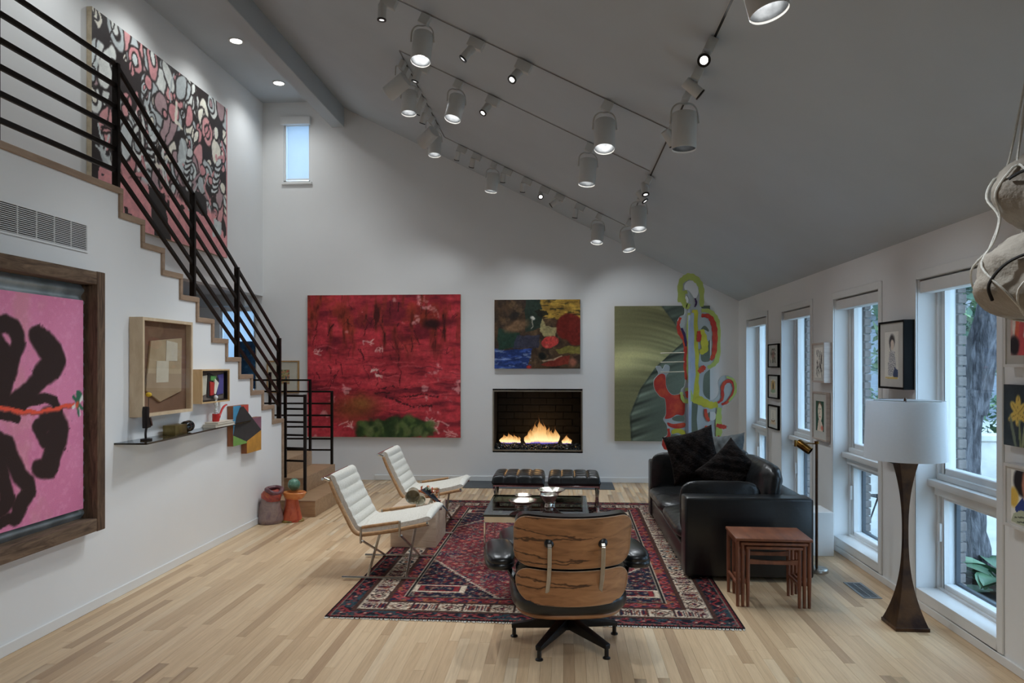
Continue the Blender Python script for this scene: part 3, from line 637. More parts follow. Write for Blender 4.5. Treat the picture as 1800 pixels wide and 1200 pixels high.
# ================================================================== RUG
def build_rug():
    Wd, Ln, res = 2.60, 3.94, .0078
    nx, ny = int(Wd / res), int(Ln / res)
    u, v = np.meshgrid(np.linspace(0, Wd, nx), np.linspace(0, Ln, ny))
    rs = np.random.RandomState(11)
    navy, red, cream, brown, rose, teal, rust, black = [np.array(c) / 255. for c in ((34, 40, 66), (146, 44, 48), (214, 192, 166), (74, 50, 46), (186, 84, 84), (62, 88, 98), (160, 92, 62), (30, 26, 30))]
    c = np.zeros((ny, nx, 3)); c[:] = red
    e = np.minimum(np.minimum(u, Wd - u), np.minimum(v, Ln - v))
    along = np.where(np.minimum(u, Wd - u) <= np.minimum(v, Ln - v), v, u)
    def band(a, b): return (e >= a) & (e < b)
    def put(mask, col): c[mask] = col
    def hashn(a, b, s=0): return np.modf(np.abs(np.sin(a * 12.9898 + b * 78.233 + s * 37.7) * 43758.5453))[0]
    n1 = fbm(u, v, 26, 5); n2 = fbm(u, v, 38, 9); n3 = fbm(u, v, 60, 17)
    # outer edge, red dots on navy
    put(band(0, .03), black); put(band(.008, .024) & (np.mod(along, .026) < .015), red)
    put(band(.03, .035), cream * .6)
    b = band(.035, .13); put(b, black * .7 + navy * .3)
    t = (along / .16) % 1 - .5; q = (e - .0825) / .0475; vine = np.abs(q - .55 * np.sin(t * 2 * PI)) < .2
    put(b & vine, red); put(b & (n2 > .57), rose * .8); put(b & (n1 < .40), teal * .8); put(b & (np.hypot(t * 1.7, q * .55) < .2), red); put(b & (np.hypot(t * 1.7, q * .55) < .1), cream * .85)
    put(band(.13, .16), brown); put(band(.136, .154) & (np.mod(along, .02) < .009), rust * .6); put(band(.16, .165), cream * .8)
    # main cream border with cartouches
    b = band(.165, .30); put(b, cream); cell = np.floor(along / .17); ph = (along / .17) % 1 - .5; q = (e - .2325) / .0675; kind = hashn(cell, 0 * cell, 1)
    put(b & (np.abs(ph) > .455), brown)
    m = b & (kind < .45); put(m & (np.mod(ph * 6, 1) < .35) & (np.abs(q) < .78), navy); put(m & (np.mod(ph * 6 + .5, 1) < .3) & (np.abs(q) < .55), red * .9)
    m = b & (kind >= .45) & (kind < .8); put(m & (np.abs(np.abs(q) + np.abs(ph) * 2.2 - .75) < .12), brown); put(m & (np.abs(q) + np.abs(ph) * 2.2 < .35), red); put(m & (np.hypot(q, ph * 2) < .16), navy)
    m = b & (kind >= .8); put(m & (np.abs(np.hypot(q * .8, ph * 2.2) - .6) < .13), teal * .8); put(m & (np.hypot(q, ph * 2.2) < .3), rust)
    put(b & (n3 > .64), brown); put(b & (n3 < .33), rust * .9)
    put(band(.30, .305), black); put(band(.305, .335), brown); put(band(.312, .328) & (np.mod(along, .02) < .009), rust * .6)
    b = band(.335, .415); put(b, red * .85); t = (along / .12) % 1 - .5; q = (e - .375) / .04
    put(b & (n2 > .55), navy); put(b & (np.abs(np.abs(t) * 2 + np.abs(q) * .8 - .6) < .14), rose); put(b & (np.abs(t) * 2 + np.abs(q) * .8 < .25), teal * .9); put(b & (n1 < .36), rust)
    put(band(.415, .422), cream * .9); put(band(.422, .437), black); put(band(.437, .443), cream * .7)
    # field: red ground with navy corners and a dotted white line between
    f = e >= .443; put(f, np.array((150, 50, 54)) / 255)
    du = np.abs(u - Wd / 2); dv = np.minimum(v, Ln - v)
    step = .03; lim = (np.floor(dv / step) * step - .443) / (1.36 - .443) * (Wd / 2 - .443 - .26) + .26
    cor = f & (du > lim)
    lat = np.abs(np.mod((u + v) / .115, 1) - .5) * 2; lat2 = np.abs(np.mod((u - v) / .115, 1) - .5) * 2
    di = np.floor((u + v) / .115); dj = np.floor((u - v) / .115); hk = hashn(di, dj, 3); hk2 = hashn(di, dj, 8)
    edge = np.minimum(1 - lat, 1 - lat2)
    rf = f & ~cor
    put(rf & (hk > .5), np.array((168, 66, 66)) / 255); put(rf & (hk < .2), np.array((128, 40, 50)) / 255)
    put(rf & (edge < .16), np.array((96, 40, 46)) / 255)
    mid = np.maximum(lat, lat2)
    put(rf & (mid < .42), np.array((196, 104, 92)) / 255); put(rf & (mid < .42) & (hk2 > .55), navy); put(rf & (mid < .25) & (hk2 > .3), cream * .82); put(rf & (mid < .18), rust); put(rf & (mid > .5) & (mid < .62) & (hk > .55), navy * 1.1)
    big = np.hypot(np.mod(u + .15, .46) - .23, np.mod(v, .62) - .31)
    put(rf & (big < .10) & (np.mod(big, .03) < .013), navy); put(rf & (n3 > .67), cream * .7); put(rf & (n2 < .31), teal * .8)
    put(cor, navy); put(cor & (edge < .14), black); put(cor & (hk > .55) & (mid < .62), np.array((96, 34, 46)) / 255); put(cor & (mid < .35), rust * .8); put(cor & (mid < .2), cream * .8); put(cor & (n3 > .66), cream * .6); put(cor & (n2 < .34), red * .8)
    put(f & (np.abs(du - lim) < .012) & (np.mod(v, .026) < .016), cream)
    for yc in (.62, Ln - .62):
        for xc in (.62, Wd - .62):
            d = np.maximum(np.abs(u - xc) / .20, np.abs(v - yc) / .085); put(f & (np.abs(d - .85) < .1), cream); put(f & (np.abs(d - .62) < .09), red)
    c = c * (.82 + .36 * rs.rand(ny, nx, 1)) * (1 + .12 * (fbm(u, v, 2.0, 77)[..., None] - .5))
    g_ = c.mean(-1, keepdims=True); c = np.clip((g_ + (c - g_) * .86) * .92, 0, 1)
    z = .008 + .0025 * fbm(u, v, 3, 21) + .001 * rs.rand(ny, nx)
    V = np.stack([u - Wd / 2, v, z], -1).reshape(-1, 3); idx = np.arange(nx * ny).reshape(ny, nx)
    F = np.stack([idx[:-1, :-1], idx[:-1, 1:], idx[1:, 1:], idx[1:, :-1]], -1).reshape(-1, 4)
    return grid_mesh('pile', V, F, c.reshape(-1, 3)), Wd, Ln
rug_me, RWd, RLn = build_rug()
rug = thing('area_rug', 'dark red and navy patterned oriental rug with cream border under the seating', 'rug', (-.205, 4.45, 0), -.012)
rug_m = paint_mat('wool_pile', .95, .5, 240, spec=.1)
pile = raw('pile', rug_me, rug_m, rug)
ob('backing', rbox(-RWd / 2 + .003, RWd / 2 - .003, .003, RLn - .003, .001, .0075), M('rug_backing', (60, 36, 38), .9), rug)
rr = random.Random(9); mb = MB()
for s_, y0 in ((-1, .006), (1, RLn - .006)):
    for k in range(240):
        x0 = -RWd / 2 + RWd * (k + .5) / 240; x1 = x0 + rr.uniform(-.006, .006); L = rr.uniform(.012, .026)
        mb.bar((x0, y0, .006), (x1, y0 + s_ * L, .003), .006, .003)
fo = ob('fringe', mb, M('fringe_cotton', (224, 220, 210), .9), rug); fo['kind'] = 'stuff'
RZ = .0105   # top of the pile
# ================================================================== SLING CHAIRS
cane = M('leather_wrapped_tube', (192, 150, 104), .5, 0, (160, 118, 78), 30, (1, 1, 1), bmp=.15, bscale=90)
linen = M('oatmeal_linen', (226, 221, 210), .9, 0, (208, 202, 190), 90, bmp=.25, bscale=160, bdist=.004)
thread = M('seam_shadow', (120, 116, 108), .9)
def sling_chair(label, loc):
    t = thing('sling_chair', label, 'chair', loc, 0, 'sling lounge chairs')
    prof = [(-.385, .715), (-.34, .608), (-.274, .477), (-.222, .375), (-.19, .338), (-.15, .325), (-.1, .328), (.09, .358), (.28, .398), (.345, .412)]
    P = smooth_path([(a, 0, b) for a, b in prof], 5)
    for s in (-1, 1):
        sr = ob('side_rail', MB().tube([p + Vector((0, s * .29, 0)) for p in P], .0145, 10), cane, t, smooth=True)
        e = P[-1] + Vector((0, s * .29, 0)); ob('end_cap', MB().tube([e, e + Vector((.014, 0, .003))], .0155, 10), chrome, sr, smooth=True)
        ob('armrest', MB().tube([(-.135, s * .315, .385), (.14, s * .315, .428)], .0115, 10), cane, t, smooth=True)
        for x0, z0, z1 in ((-.143, .268, .392), (.148, .318, .436)):
            ob('arm_bracket', MB().box(x0 - .007, x0 + .007, s * .315 - .011, s * .315 + .011, z0, z1), steel_satin, t, bevel=.002, seg=1)
        ob('runner', MB().tube([(-.285, s * .315, .0125), (.285, s * .315, .0125)], .0115, 10), chrome, t, smooth=True)
        ob('leg', MB().bar((-.135, s * .31, .285), (-.105 + .012 * s, -s * .31, .018), .019, .012), steel_satin if s < 0 else chrome, t, bevel=.002, seg=1)
        ob('leg', MB().bar((.155, s * .31, .33), (.185 + .012 * s, -s * .31, .018), .019, .012), steel_satin if s < 0 else chrome, t, bevel=.002, seg=1)
        ob('bar_bracket', MB().tube([(-.388, s * .285, .722), (-.43, s * .285, .738)], .011, 8), chrome, t, smooth=True)
    ob('top_bar', MB().tube([(-.435, -.315, .739), (-.435, .315, .739)], .0105, 10), chrome, t, smooth=True)
    # channelled pad following the rails
    path = smooth_path([(-.395, 0, .755), (-.372, 0, .742), (-.318, 0, .625), (-.252, 0, .492), (-.198, 0, .392), (-.158, 0, .358), (-.09, 0, .358), (.09, 0, .386), (.26, 0, .42), (.345, 0, .445), (.375, 0, .446)], 12)
    acc = [0]
    for a, b in zip(path, path[1:]): acc.append(acc[-1] + (b - a).length)
    Lb = .50
    ny_ = 16; vs = []; n = len(path)
    for i, p in enumerate(path):
        tg = (path[min(i + 1, n - 1)] - path[max(i - 1, 0)]).normalized(); nm = Vector((-tg.z, 0, tg.x))
        if nm.x < 0 and nm.z < 0: nm = -nm
        if nm.z < 0: nm = -nm
        s = acc[i]
        endk = min(1, (s / .03)) ** .5 * min(1, ((acc[-1] - s) / .03)) ** .5
        ch = abs(math.sin(PI * s / (Lb / 7))) ** .45 if s < Lb else 1.0
        for k in range(ny_ + 1):
            y = -.272 + .544 * k / ny_; ek = (1 - abs(y / .272) ** 8)
            h = (.012 + .020 * ch * (.35 + .65 * ek) + (.012 * (1 - (y / .272) ** 2) if s > Lb else 0)) * endk
            vs.append(p + nm * h + Vector((0, y, 0)))
        for k in range(ny_, -1, -1):
            y = -.272 + .544 * k / ny_
            vs.append(p - nm * .014 * endk + Vector((0, y, 0)))
    R = 2 * (ny_ + 1)
    fs = [(i * R + k, i * R + (k + 1) % R, (i + 1) * R + (k + 1) % R, (i + 1) * R + k) for i in range(n - 1) for k in range(R)]
    fs += [tuple(range(R - 1, -1, -1)), tuple((n - 1) * R + k for k in range(R))]
    ob('seat_pad', MB().add(vs, fs), linen, t, smooth=True)
    return t
sling_chair('white channelled sling chair with tan rails, nearer of the pair', (-1.352, 5.575, RZ - .003))
sling_chair('white channelled sling chair with tan rails, farther of the pair', (-1.312, 7.02, RZ - .003))
# ================================================================== WOOD BLOCK + ASSEMBLAGE
pale_wood = wood('pale_wood', (216, 196, 172), (188, 162, 136), (1.2, 6, 9), 3, .55, dist=1.2)
blk = tag(ob('wood_block_table', rbox(-.20, .20, -.26, .26, 0, .335), pale_wood, bevel=.004, loc=(-1.30, 6.455, RZ)), 'pale solid wood block table between the two sling chairs', 'side table')
asm = thing('flower_assemblage', 'small bouquet like sculpture of scrap cups and painted petals on the wood block', 'sculpture', (-1.24, 6.40, RZ + .335), .3)
tin = M('tin_cup', (196, 190, 170), .35, .5, (150, 140, 110), 14); dtin = M('dark_metal_leaf', (52, 62, 74), .4, .3, (36, 42, 52), 10)
cols = [M('petal_%d' % k, c, .6, 0, tuple(int(x * .8) for x in c), 20) for k, c in enumerate(((222, 88, 62), (226, 220, 200), (150, 176, 140), (196, 176, 150), (210, 122, 70)))]
ob('cup', MB().lathe([(.0, 0), (.05, 0), (.062, .09), (.066, .095), (.058, .09), (.046, .008), (0, .008)], 22, (-.10, -.02, .115), (-.15, -.9, -.25), cap=False), tin, asm, smooth=True)
ob('stand', MB().tube(smooth_path([(-.06, 0, 0), (-.08, .02, .05), (-.09, .04, .12), (0, .02, .1), (.1, 0, .02)], 5), .009, 6), cols[4], asm, smooth=True)
ob('bowl', MB().lathe([(.0, 0), (.035, .005), (.05, .04), (.044, .04), (.03, .01), (0, .008)], 18, (-.035, -.08, .035), (-.3, -.7, .6), cap=False), tin, asm, smooth=True)
for k in range(5):
    a = Vector((-.03 + .012 * k, -.02 - .006 * k, .135 - .006 * k)); d = Vector((.18, -.10, -.13 - .008 * k))
    ob('metal_leaf', MB().bar(a + Vector((0, .01 * k, .012 * k)), a + d + Vector((0, .012 * k, 0)), .018, .006), dtin, asm, bevel=.002, seg=1)
rr = random.Random(21)
for k in range(26):
    cx, cy, cz = rr.uniform(-.03, .15), rr.uniform(-.09, .08), rr.uniform(.03, .15)
    cz = min(cz, .17 - .5 * max(0, cx)); mk = MB(); q = Matrix.Rotation(rr.uniform(0, 6.28), 3, Vector((rr.uniform(-1, 1), rr.uniform(-1, 1), rr.uniform(-1, 1))).normalized()); r = rr.uniform(.014, .03)
    vs = [Vector((cx, cy, cz)) + q @ Vector((math.cos(a) * r * (1 if i % 2 else .6), math.sin(a) * r * .8, .006 * math.sin(2 * a))) for i, a in enumerate(np.linspace(0, 2 * PI, 9)[:-1])]
    ws = [p + q @ Vector((0, 0, .004)) for p in vs]
    mk.add(vs + ws, [tuple(range(8)), tuple(range(15, 7, -1))] + [(i, (i + 1) % 8, 8 + (i + 1) % 8, 8 + i) for i in range(8)])
    ob('petal', mk, cols[k % 5] if cx < .04 else cols[(k % 3) if k % 3 != 2 else 4], asm)
for a_, b_ in (((.02, -.07, .0), (.06, -.05, .06)), ((.13, .03, .0), (.10, .02, .05)), ((-.09, .05, .0), (-.08, .03, .08))):
    ob('foot', MB().tube([a_, b_], .008, 6), cols[1], asm)
# ================================================================== GLASS COFFEE TABLE + SILVER
tb = thing('coffee_table', 'square low glass coffee table with polished steel flat bar frame', 'coffee table', (-.21, 6.02, RZ))
tinted = glass_mat('table_glass', (.62, .70, .68))
g_edge = M('glass_edge', (22, 34, 32), .1, 0, (16, 26, 26), 5, spec=.7)
gh = .405
ob('glass_top', rbox(-.41, .41, -.43, .43, gh, gh + .016), tinted, tb)
m = MB(); m.box(-.412, .412, -.432, -.4302, gh, gh + .016); m.box(-.412, .412, .4302, .432, gh, gh + .016); m.box(-.412, -.4102, -.43, .43, gh, gh + .016); m.box(.4102, .412, -.43, .43, gh, gh + .016)
ob('glass_edge', m, g_edge, tb)
m = MB()
for s in (-1, 1):
    ob('frame_bar', MB().box(-.40, .40, s * .418 - .006, s * .418 + .006, gh - .046, gh - .001), chrome, tb, bevel=.001, seg=1)
    ob('frame_bar', MB().box(s * .40 - .006, s * .40 + .006, -.412, .412, gh - .046, gh - .001), chrome, tb, bevel=.001, seg=1)
    for s2 in (-1, 1): ob('leg', MB().box(s * .40 - .006, s * .40 + .006, s2 * .412 - .022, s2 * .412 + .022, 0, gh - .046), chrome, tb, bevel=.001, seg=1)
silver = M('hammered_silver', (238, 232, 220), .1, 1.0, (226, 218, 202), 40, bmp=.5, bscale=60, bdist=.006)
def bowl(name, label, x, y, prof, flute=0):
    t = thing(name, label, 'bowl', (x, y, RZ + gh + .016), 0, 'silver bowls on the glass table'); n = 48
    outer = prof; inner = [(max(r - .004, 0), z + .004) for r, z in reversed(prof) if z > prof[0][1] + .018 or r < .001] + [(0, prof[-1][1] * .0 + max(p[1] for p in prof) * .35)]
    mb = MB().lathe(outer + inner[0:], n, cap=False)
    if flute: mb.v = [(vx * (1 + flute * math.cos(24 * math.atan2(vy, vx)) * max(0, vz - .02) / .08), vy * (1 + flute * math.cos(24 * math.atan2(vy, vx)) * max(0, vz - .02) / .08), vz) for vx, vy, vz in mb.v]
    ob('dish', mb, silver, t, smooth=True); ob('foot_ring', MB().lathe([(prof[0][0] + .002, 0), (prof[0][0] + .004, .004), (prof[0][0], .008)], n, cap=False), silver, t, smooth=True)
bowl('silver_bowl', 'wide low silver bowl at the front left of the glass table', -.328, 5.88, [(.045, 0), (.047, .012), (.03, .014), (.06, .022), (.10, .045), (.113, .062)], .03)
bowl('silver_bowl', 'small silver dish behind the wide low silver bowl', -.34, 6.18, [(.032, 0), (.034, .014), (.022, .016), (.05, .03), (.075, .05)], .03)
bowl('silver_bowl', 'tall footed silver bowl at the right on the glass table', -.115, 5.93, [(.036, 0), (.034, .02), (.03, .03), (.045, .05), (.062, .075), (.078, .10)], .02)
bowl('silver_bowl', 'broad shallow silver bowl at the back right on the glass table', -.10, 6.13, [(.036, 0), (.032, .03), (.03, .04), (.06, .075), (.10, .1), (.115, .108)], .03)
# ================================================================== TUFTED STOOLS
def stool(label, cx):
    t = thing('tufted_stool', label, 'stool', (cx, 7.87, 0), 0, 'tufted black leather stools')
    w, dp = .56, .53
    def top(x, y):
        k = 0
        for f, L in ((x / w, 4), (y / dp, 4)):
            ph = abs((((f + .5) * L) % 1) - .5) * 2; k = max(k, ph ** 6)
        return 1 - .45 * k
    mb = MB()
    def f(u, v):
        a = u * 2 - 1; b = v * 2 - 1
        ex = (1 - abs(a) ** 10) ** .25; ey = (1 - abs(b) ** 10) ** .25
        x, y = a * w / 2, b * dp / 2
        return (x, y, .345 + .085 * (ex * ey) * (.62 + .38 * top(x, y)))
    mb.grid(f, 49, 49)
    mb.grid(lambda u, v: ((u * 2 - 1) * w / 2, (v * 2 - 1) * dp / 2, .335 + .0 * u), 9, 9)
    ob('cushion', mb, leather, t, smooth=True)
    ob('cushion_side', MB().box(-w / 2 + .003, w / 2 - .003, -dp / 2 + .003, dp / 2 - .003, .322, .372), leather, t, bevel=.015)
    for k in range(6):
        x0 = -w / 2 + .06 + k * .088; ob('strap', MB().box(x0 - .02, x0 + .02, -dp / 2 + .01, dp / 2 - .01, .309, .321), leather, t)
    for s in (-1, 1):
        ob('rail', MB().box(-w / 2 + .02, w / 2 - .02, s * (dp / 2 - .02) - .012, s * (dp / 2 - .02) + .012, .306, .322), chrome, t, bevel=.002, seg=1)
        for q in (-1, 1):
            pts = smooth_path([(s * (w / 2 - .03), -q * .245, .315), (s * (w / 2 - .03), -q * .15, .25), (s * (w / 2 - .03), 0, .155), (s * (w / 2 - .03), q * .14, .075), (s * (w / 2 - .03), q * .25, .0)], 5)
            vs = MB()
            for a, b in zip(pts, pts[1:]): vs.bar(a, b + (b - a) * .05, .034, .012, (0, 0, 1))
            ob('leg', vs, chrome, t)
stool('tufted black leather stool, the left one in front of the fireplace', -.478)
stool('tufted black leather stool, the right one in front of the fireplace', .115)
# ================================================================== LOUNGE CHAIR + OTTOMAN
def rosewood():
    """brown veneer with pointed near-black figure running in from the left"""
    m, nt, b = nmat('rosewood'); L = nt.links.new
    tc = nd(nt, 'ShaderNodeTexCoord'); sx = nd(nt, 'ShaderNodeSeparateXYZ'); L(tc.outputs['Object'], sx.inputs[0])
    def math_(op, a_, b_=None):
        n = nd(nt, 'ShaderNodeMath', operation=op)
        for i, q in enumerate((a_, b_)):
            if q is None: continue
            if isinstance(q, (int, float)): n.inputs[i].default_value = q
            else: L(q, n.inputs[i])
        return n.outputs[0]
    n1 = noise(nt, coords(nt, (1.6, 3, 9)), 3.0, 7, .6, .8); n2 = noise(nt, coords(nt, (2, 2, 5)), 4.0, 3)
    zz = math_('MULTIPLY', sx.outputs[2], 7.6); zz = math_('ADD', zz, math_('MULTIPLY', n2, .55))
    tri = math_('ABSOLUTE', math_('SUBTRACT', math_('FRACT', zz), .5))              # 0 on the figure's axis
    wid = math_('MULTIPLY', math_('SUBTRACT', .05, sx.outputs[0]), .62)             # wide at the left, a point near the middle
    dd = math_('SUBTRACT', tri, wid)                                                # contour of the pointed figure
    ring = math_('ABSOLUTE', math_('ADD', dd, math_('MULTIPLY', math_('SUBTRACT', n1, .5), .10)))
    dark = ramp(nt, ring, [(.0, (.06, .045, .04, 1)), (.018, (.16, .11, .09, 1)), (.05, (1, 1, 1, 1))])
    base = ramp(nt, n1, [(.28, lin((122, 82, 50))), (.5, lin((160, 110, 70))), (.72, lin((178, 128, 84)))])
    mx = nd(nt, 'ShaderNodeMixRGB', blend_type='MULTIPLY'); mx.inputs[0].default_value = .9; L(base, mx.inputs[1]); L(dark, mx.inputs[2])
    L(mx.outputs[0], b.inputs['Base Color']); b.inputs['Roughness'].default_value = .34; return m
rose = rosewood(); ply = M('ply_edge', (206, 176, 146), .5, 0, (180, 146, 116), 30)
def shell(w0, w1, z0, z1, y0, y1, curve, r, th, off=0.0, n=28, m_=16, yb=0.0, wref=None):
    """a bent panel: width w0 at the bottom, w1 on top, leaning from y0 to y1, its sides curving forward"""
    mb = MB(); H_ = z1 - z0
    def P(a, t, d):
        hw = (w0 * (1 - t) + w1 * t) / 2 ; zz = t * H_
        for q in (zz, H_ - zz):
            if q < r: hw -= r - math.sqrt(max(0, r * r - (r - q) ** 2))
        x = a * hw; k = x / ((wref or max(w0, w1)) / 2)
        y = y0 + (y1 - y0) * t + curve * k * k * (1 + .25 * abs(k)) + yb * math.sin(PI * t)
        return Vector((x, y + d, z0 + zz))
    ts = [0.5 - .5 * math.cos(PI * j / (m_ - 1)) for j in range(m_)]
    A = [P(-1 + 2 * i / (n - 1), ts[j], off) for j in range(m_) for i in range(n)]
    B = [P(-1 + 2 * i / (n - 1), ts[j], off + th) for j in range(m_) for i in range(n)]
    N = n * m_; fs = []
    for j in range(m_ - 1):
        for i in range(n - 1):
            a = j * n + i; fs.append((a, a + 1, a + n + 1, a + n)); fs.append((N + a, N + a + n, N + a + n + 1, N + a + 1))
    for j in range(m_ - 1):
        a = j * n; fs.append((a, a + n, N + a + n, N + a)); a += n - 1; fs.append((a, N + a, N + a + n, a + n))
    for i in range(n - 1):
        fs.append((i, N + i, N + i + 1, i + 1)); a = (m_ - 1) * n + i; fs.append((a, a + 1, N + a + 1, N + a))
    return mb.add(A + B, fs)
ec = thing('lounge_chair', 'rosewood shell lounge chair with black leather cushions, seen from behind', 'lounge chair', (.02, 4.185, 0), math.radians(7.5))
# five star base
for k in range(5):
    a = math.radians(-126 + 72 * k); d = Vector((math.cos(a), math.sin(a), 0)); s_ = Vector((-d.y, d.x, 0)); mb = MB()
    A = d * .02; B = d * .325
    top0, top1, bot0, bot1 = .155, .078, .085, .052
    vs = [A + s_ * .03 + Vector((0, 0, top0)), A - s_ * .03 + Vector((0, 0, top0)), A - s_ * .026 + Vector((0, 0, bot0)), A + s_ * .026 + Vector((0, 0, bot0)),
          B + s_ * .019 + Vector((0, 0, top1)), B - s_ * .019 + Vector((0, 0, top1)), B - s_ * .016 + Vector((0, 0, bot1)), B + s_ * .016 + Vector((0, 0, bot1))]
    mb.add(vs, [(0, 1, 2, 3), (7, 6, 5, 4), (0, 4, 5, 1), (1, 5, 6, 2), (2, 6, 7, 3), (3, 7, 4, 0)])
    lg = ob('leg', mb, M('base_black', (30, 30, 31), .4, .5, (22, 22, 23), 6) if k == 0 else bpy.data.materials['base_black'], ec, bevel=.004)
    ob('glide', MB().lathe([(.0, 0), (.021, 0), (.021, .006), (.012, .012), (.012, .055), (0, .055)], 16, B - d * .012, cap=False), black_plastic, lg, smooth=True)
ob('column', MB().lathe([(.045, .08), (.045, .15), (.03, .16), (.03, .26), (.09, .27), (.09, .285)], 20), black_plastic, ec, smooth=True)
# seat: wide cushion with a rounded rim over a wooden pan
ob('seat_pan', cushion(0, .02, .236, .60, .60, .06, 3.2, .0, 18), rose, ec, smooth=True)
ob('seat_cushion', cushion(0, .015, .302, .655, .65, .175, 3.4, .08, 24), leather, ec, smooth=True)
ob('lower_back_shell', shell(.58, .645, .3145, .50, -.345, -.352, .12, .085, .011), rose, ec, smooth=True)
ob('lower_back_cushion', shell(.57, .62, .30, .52, -.31, -.345, .12, .06, .075, .012, yb=0), leather, ec, smooth=True)
ob('upper_back_shell', shell(.635, .645, .515, .795, -.345, -.425, .12, .075, .011), rose, ec, smooth=True)
ob('upper_back_cushion', shell(.62, .62, .505, .805, -.335, -.42, .12, .06, .08, .012), leather, ec, smooth=True)
ob('shell_edge', shell(.584, .649, .3125, .502, -.345, -.352, .12, .087, .007, .002, wref=.645), ply, ec, smooth=True)
ob('shell_edge', shell(.639, .649, .513, .797, -.345, -.425, .12, .077, .007, .002, wref=.645), ply, ec, smooth=True)
for s in (-1, 1):
    x0 = s * .142 + .0
    pts = [(x0, -.372, .655), (x0, -.385, .64), (x0, -.375, .54), (x0, -.345, .46), (x0 - .005, -.315, .385)]
    mb = MB()
    for a, b in zip(pts, pts[1:]): mb.bar(a, Vector(b) + (Vector(b) - Vector(a)) * .04, .022, .011, (0, 1, 0))
    up_ = ob('back_support', mb, steel_satin, ec, bevel=.002, seg=1)
    ob('shock_mount', MB().lathe([(.0, 0), (.026, 0), (.026, .012), (.02, .02), (0, .022)], 20, (x0, -.352, .655), (0, -1, .2), cap=False), black_plastic, up_, smooth=True)
    ob('armrest', cushion(s * .385, .07, .505, .17, .46, .09, 3.2, .2, 14), leather, ec, smooth=True)
    ob('arm_shell', cushion(s * .388, .07, .480, .175, .47, .07, 3.2, .0, 12), leather, ec, smooth=True)
    ob('arm_bracket', MB().bar((s * .36, .0, .47), (s * .30, -.16, .40), .03, .02), black_plastic, ec, bevel=.003)
ot = thing('ottoman', 'black leather ottoman in front of the rosewood lounge chair', 'ottoman', (-.12, 5.02, RZ), math.radians(10))
for k in range(4):
    a = math.radians(45 + 90 * k); d = Vector((math.cos(a), math.sin(a), 0)); ob('leg', MB().bar(d * .02 + Vector((0, 0, .13)), d * .27 + Vector((0, 0, .03)), .035, .04), bpy.data.materials['base_black'], ot, bevel=.004)
ob('column', MB().lathe([(.03, .09), (.03, .28), (.08, .29)], 18), black_plastic, ot, smooth=True)
ob('shell', cushion(0, 0, .335, .66, .54, .10, 3.6, .0, 18), rose, ot, smooth=True)
ob('cushion', cushion(0, 0, .385, .64, .53, .13, 3.6, .18, 20), leather, ot, smooth=True)
# ================================================================== SOFA
sx0, sx1, sy0, sy1 = .90, 1.83, 5.42, 7.76
sf = thing('leather_sofa', 'boxy black leather sofa with its back to the windows', 'sofa', (1.36, 6.6, 0))
L_ = lambda x0, x1, y0, y1, z0, z1: rbox(x0 - 1.36, x1 - 1.36, y0 - 6.6, y1 - 6.6, z0, z1)
ob('base', L_(sx0 + .015, sx1 - .01, sy0 + .05, sy1 - .05, .035, .215), leather, sf, bevel=.02, seg=3)
ob('arm', L_(sx0, sx1, sy0, sy0 + .20, .03, .615), leather, sf, bevel=.022, seg=3)
ob('arm', L_(sx0 + .0, sx1, sy1 - .20, sy1, .03, .60), leather, sf, bevel=.022, seg=3)
ob('back', L_(sx1 - .22, sx1, sy0 + .2, sy1 - .2, .03, .60), leather, sf, bevel=.022, seg=3)
ymid = (sy0 + sy1) / 2
for a, b in ((sy0 + .205, ymid), (ymid, sy1 - .205)):
    c = cushion(sx0 + .33 - 1.36, (a + b) / 2 - 6.6, .295, .72, b - a, .19, 7, .28, 24, wr=.018); ob('seat_cushion', c, leather_soft, sf, smooth=True)
for k, (a, b) in enumerate(((sy0 + .21, ymid), (ymid, sy1 - .21))):
    c = cushion(0, 0, 0, .50, b - a, .24, 5, .35, 22, wr=.03); R3 = Matrix.Translation((1.60 - 1.36, (a + b) / 2 - 6.6, .575)) @ Matrix.Rotation(math.radians(98), 4, 'Y'); c.v = [tuple(R3 @ Vector(p)) for p in c.v]
    ob('back_cushion', c, leather_soft, sf, smooth=True)
for yy, rot in ((sy0 + .255, 1), (sy1 - .255, -1)):
    c = cushion(0, 0, 0, .62, .44, .11, 5, .3, 20, wr=.03); R3 = Matrix.Translation((1.21 - 1.36, yy - 6.6, .48)) @ Matrix.Rotation(math.radians(90 - 4 * rot), 4, 'X'); c.v = [tuple(R3 @ Vector(p)) for p in c.v]
    ob('arm_cushion', c, leather_soft, sf, smooth=True)
for x_ in (sx0 + .06, sx1 - .06):
    for y_ in (sy0 + .06, sy1 - .06): ob('foot', MB().lathe([(.025, 0), (.025, .04)], 12, (x_ - 1.36, y_ - 6.6, 0)), black_plastic, sf)
def pillow(label, loc, rot, sz, th, seed, name='fur_pillow', mt=None):
    t = MB(); n = 30
    def f(sg):
        def g(u, v):
            a = u * 2 - 1; b = v * 2 - 1; k = (1 - a ** 4) * (1 - b ** 4); k = max(k, 0) ** .6
            pin = 1 - .10 * (1 - abs(a) ** 2) * abs(b) ** 3 - 0; pin2 = 1 - .10 * (1 - abs(b) ** 2) * abs(a) ** 3
            nz = .012 * math.sin(a * 7 + seed) * math.sin(b * 6 + seed * 2) + .006 * math.sin(a * 17 + b * 13 + seed)
            return (a * sz / 2 * pin2, b * sz / 2 * pin, sg * (th / 2 * k + nz * k) )
        return g
    t.grid(f(1), n, n); t.grid(f(-1), n, n)
    o = ob(name, t, mt or fur, None, smooth=True); o.location = loc; o.rotation_euler = rot
    return tag(o, label, 'pillow')
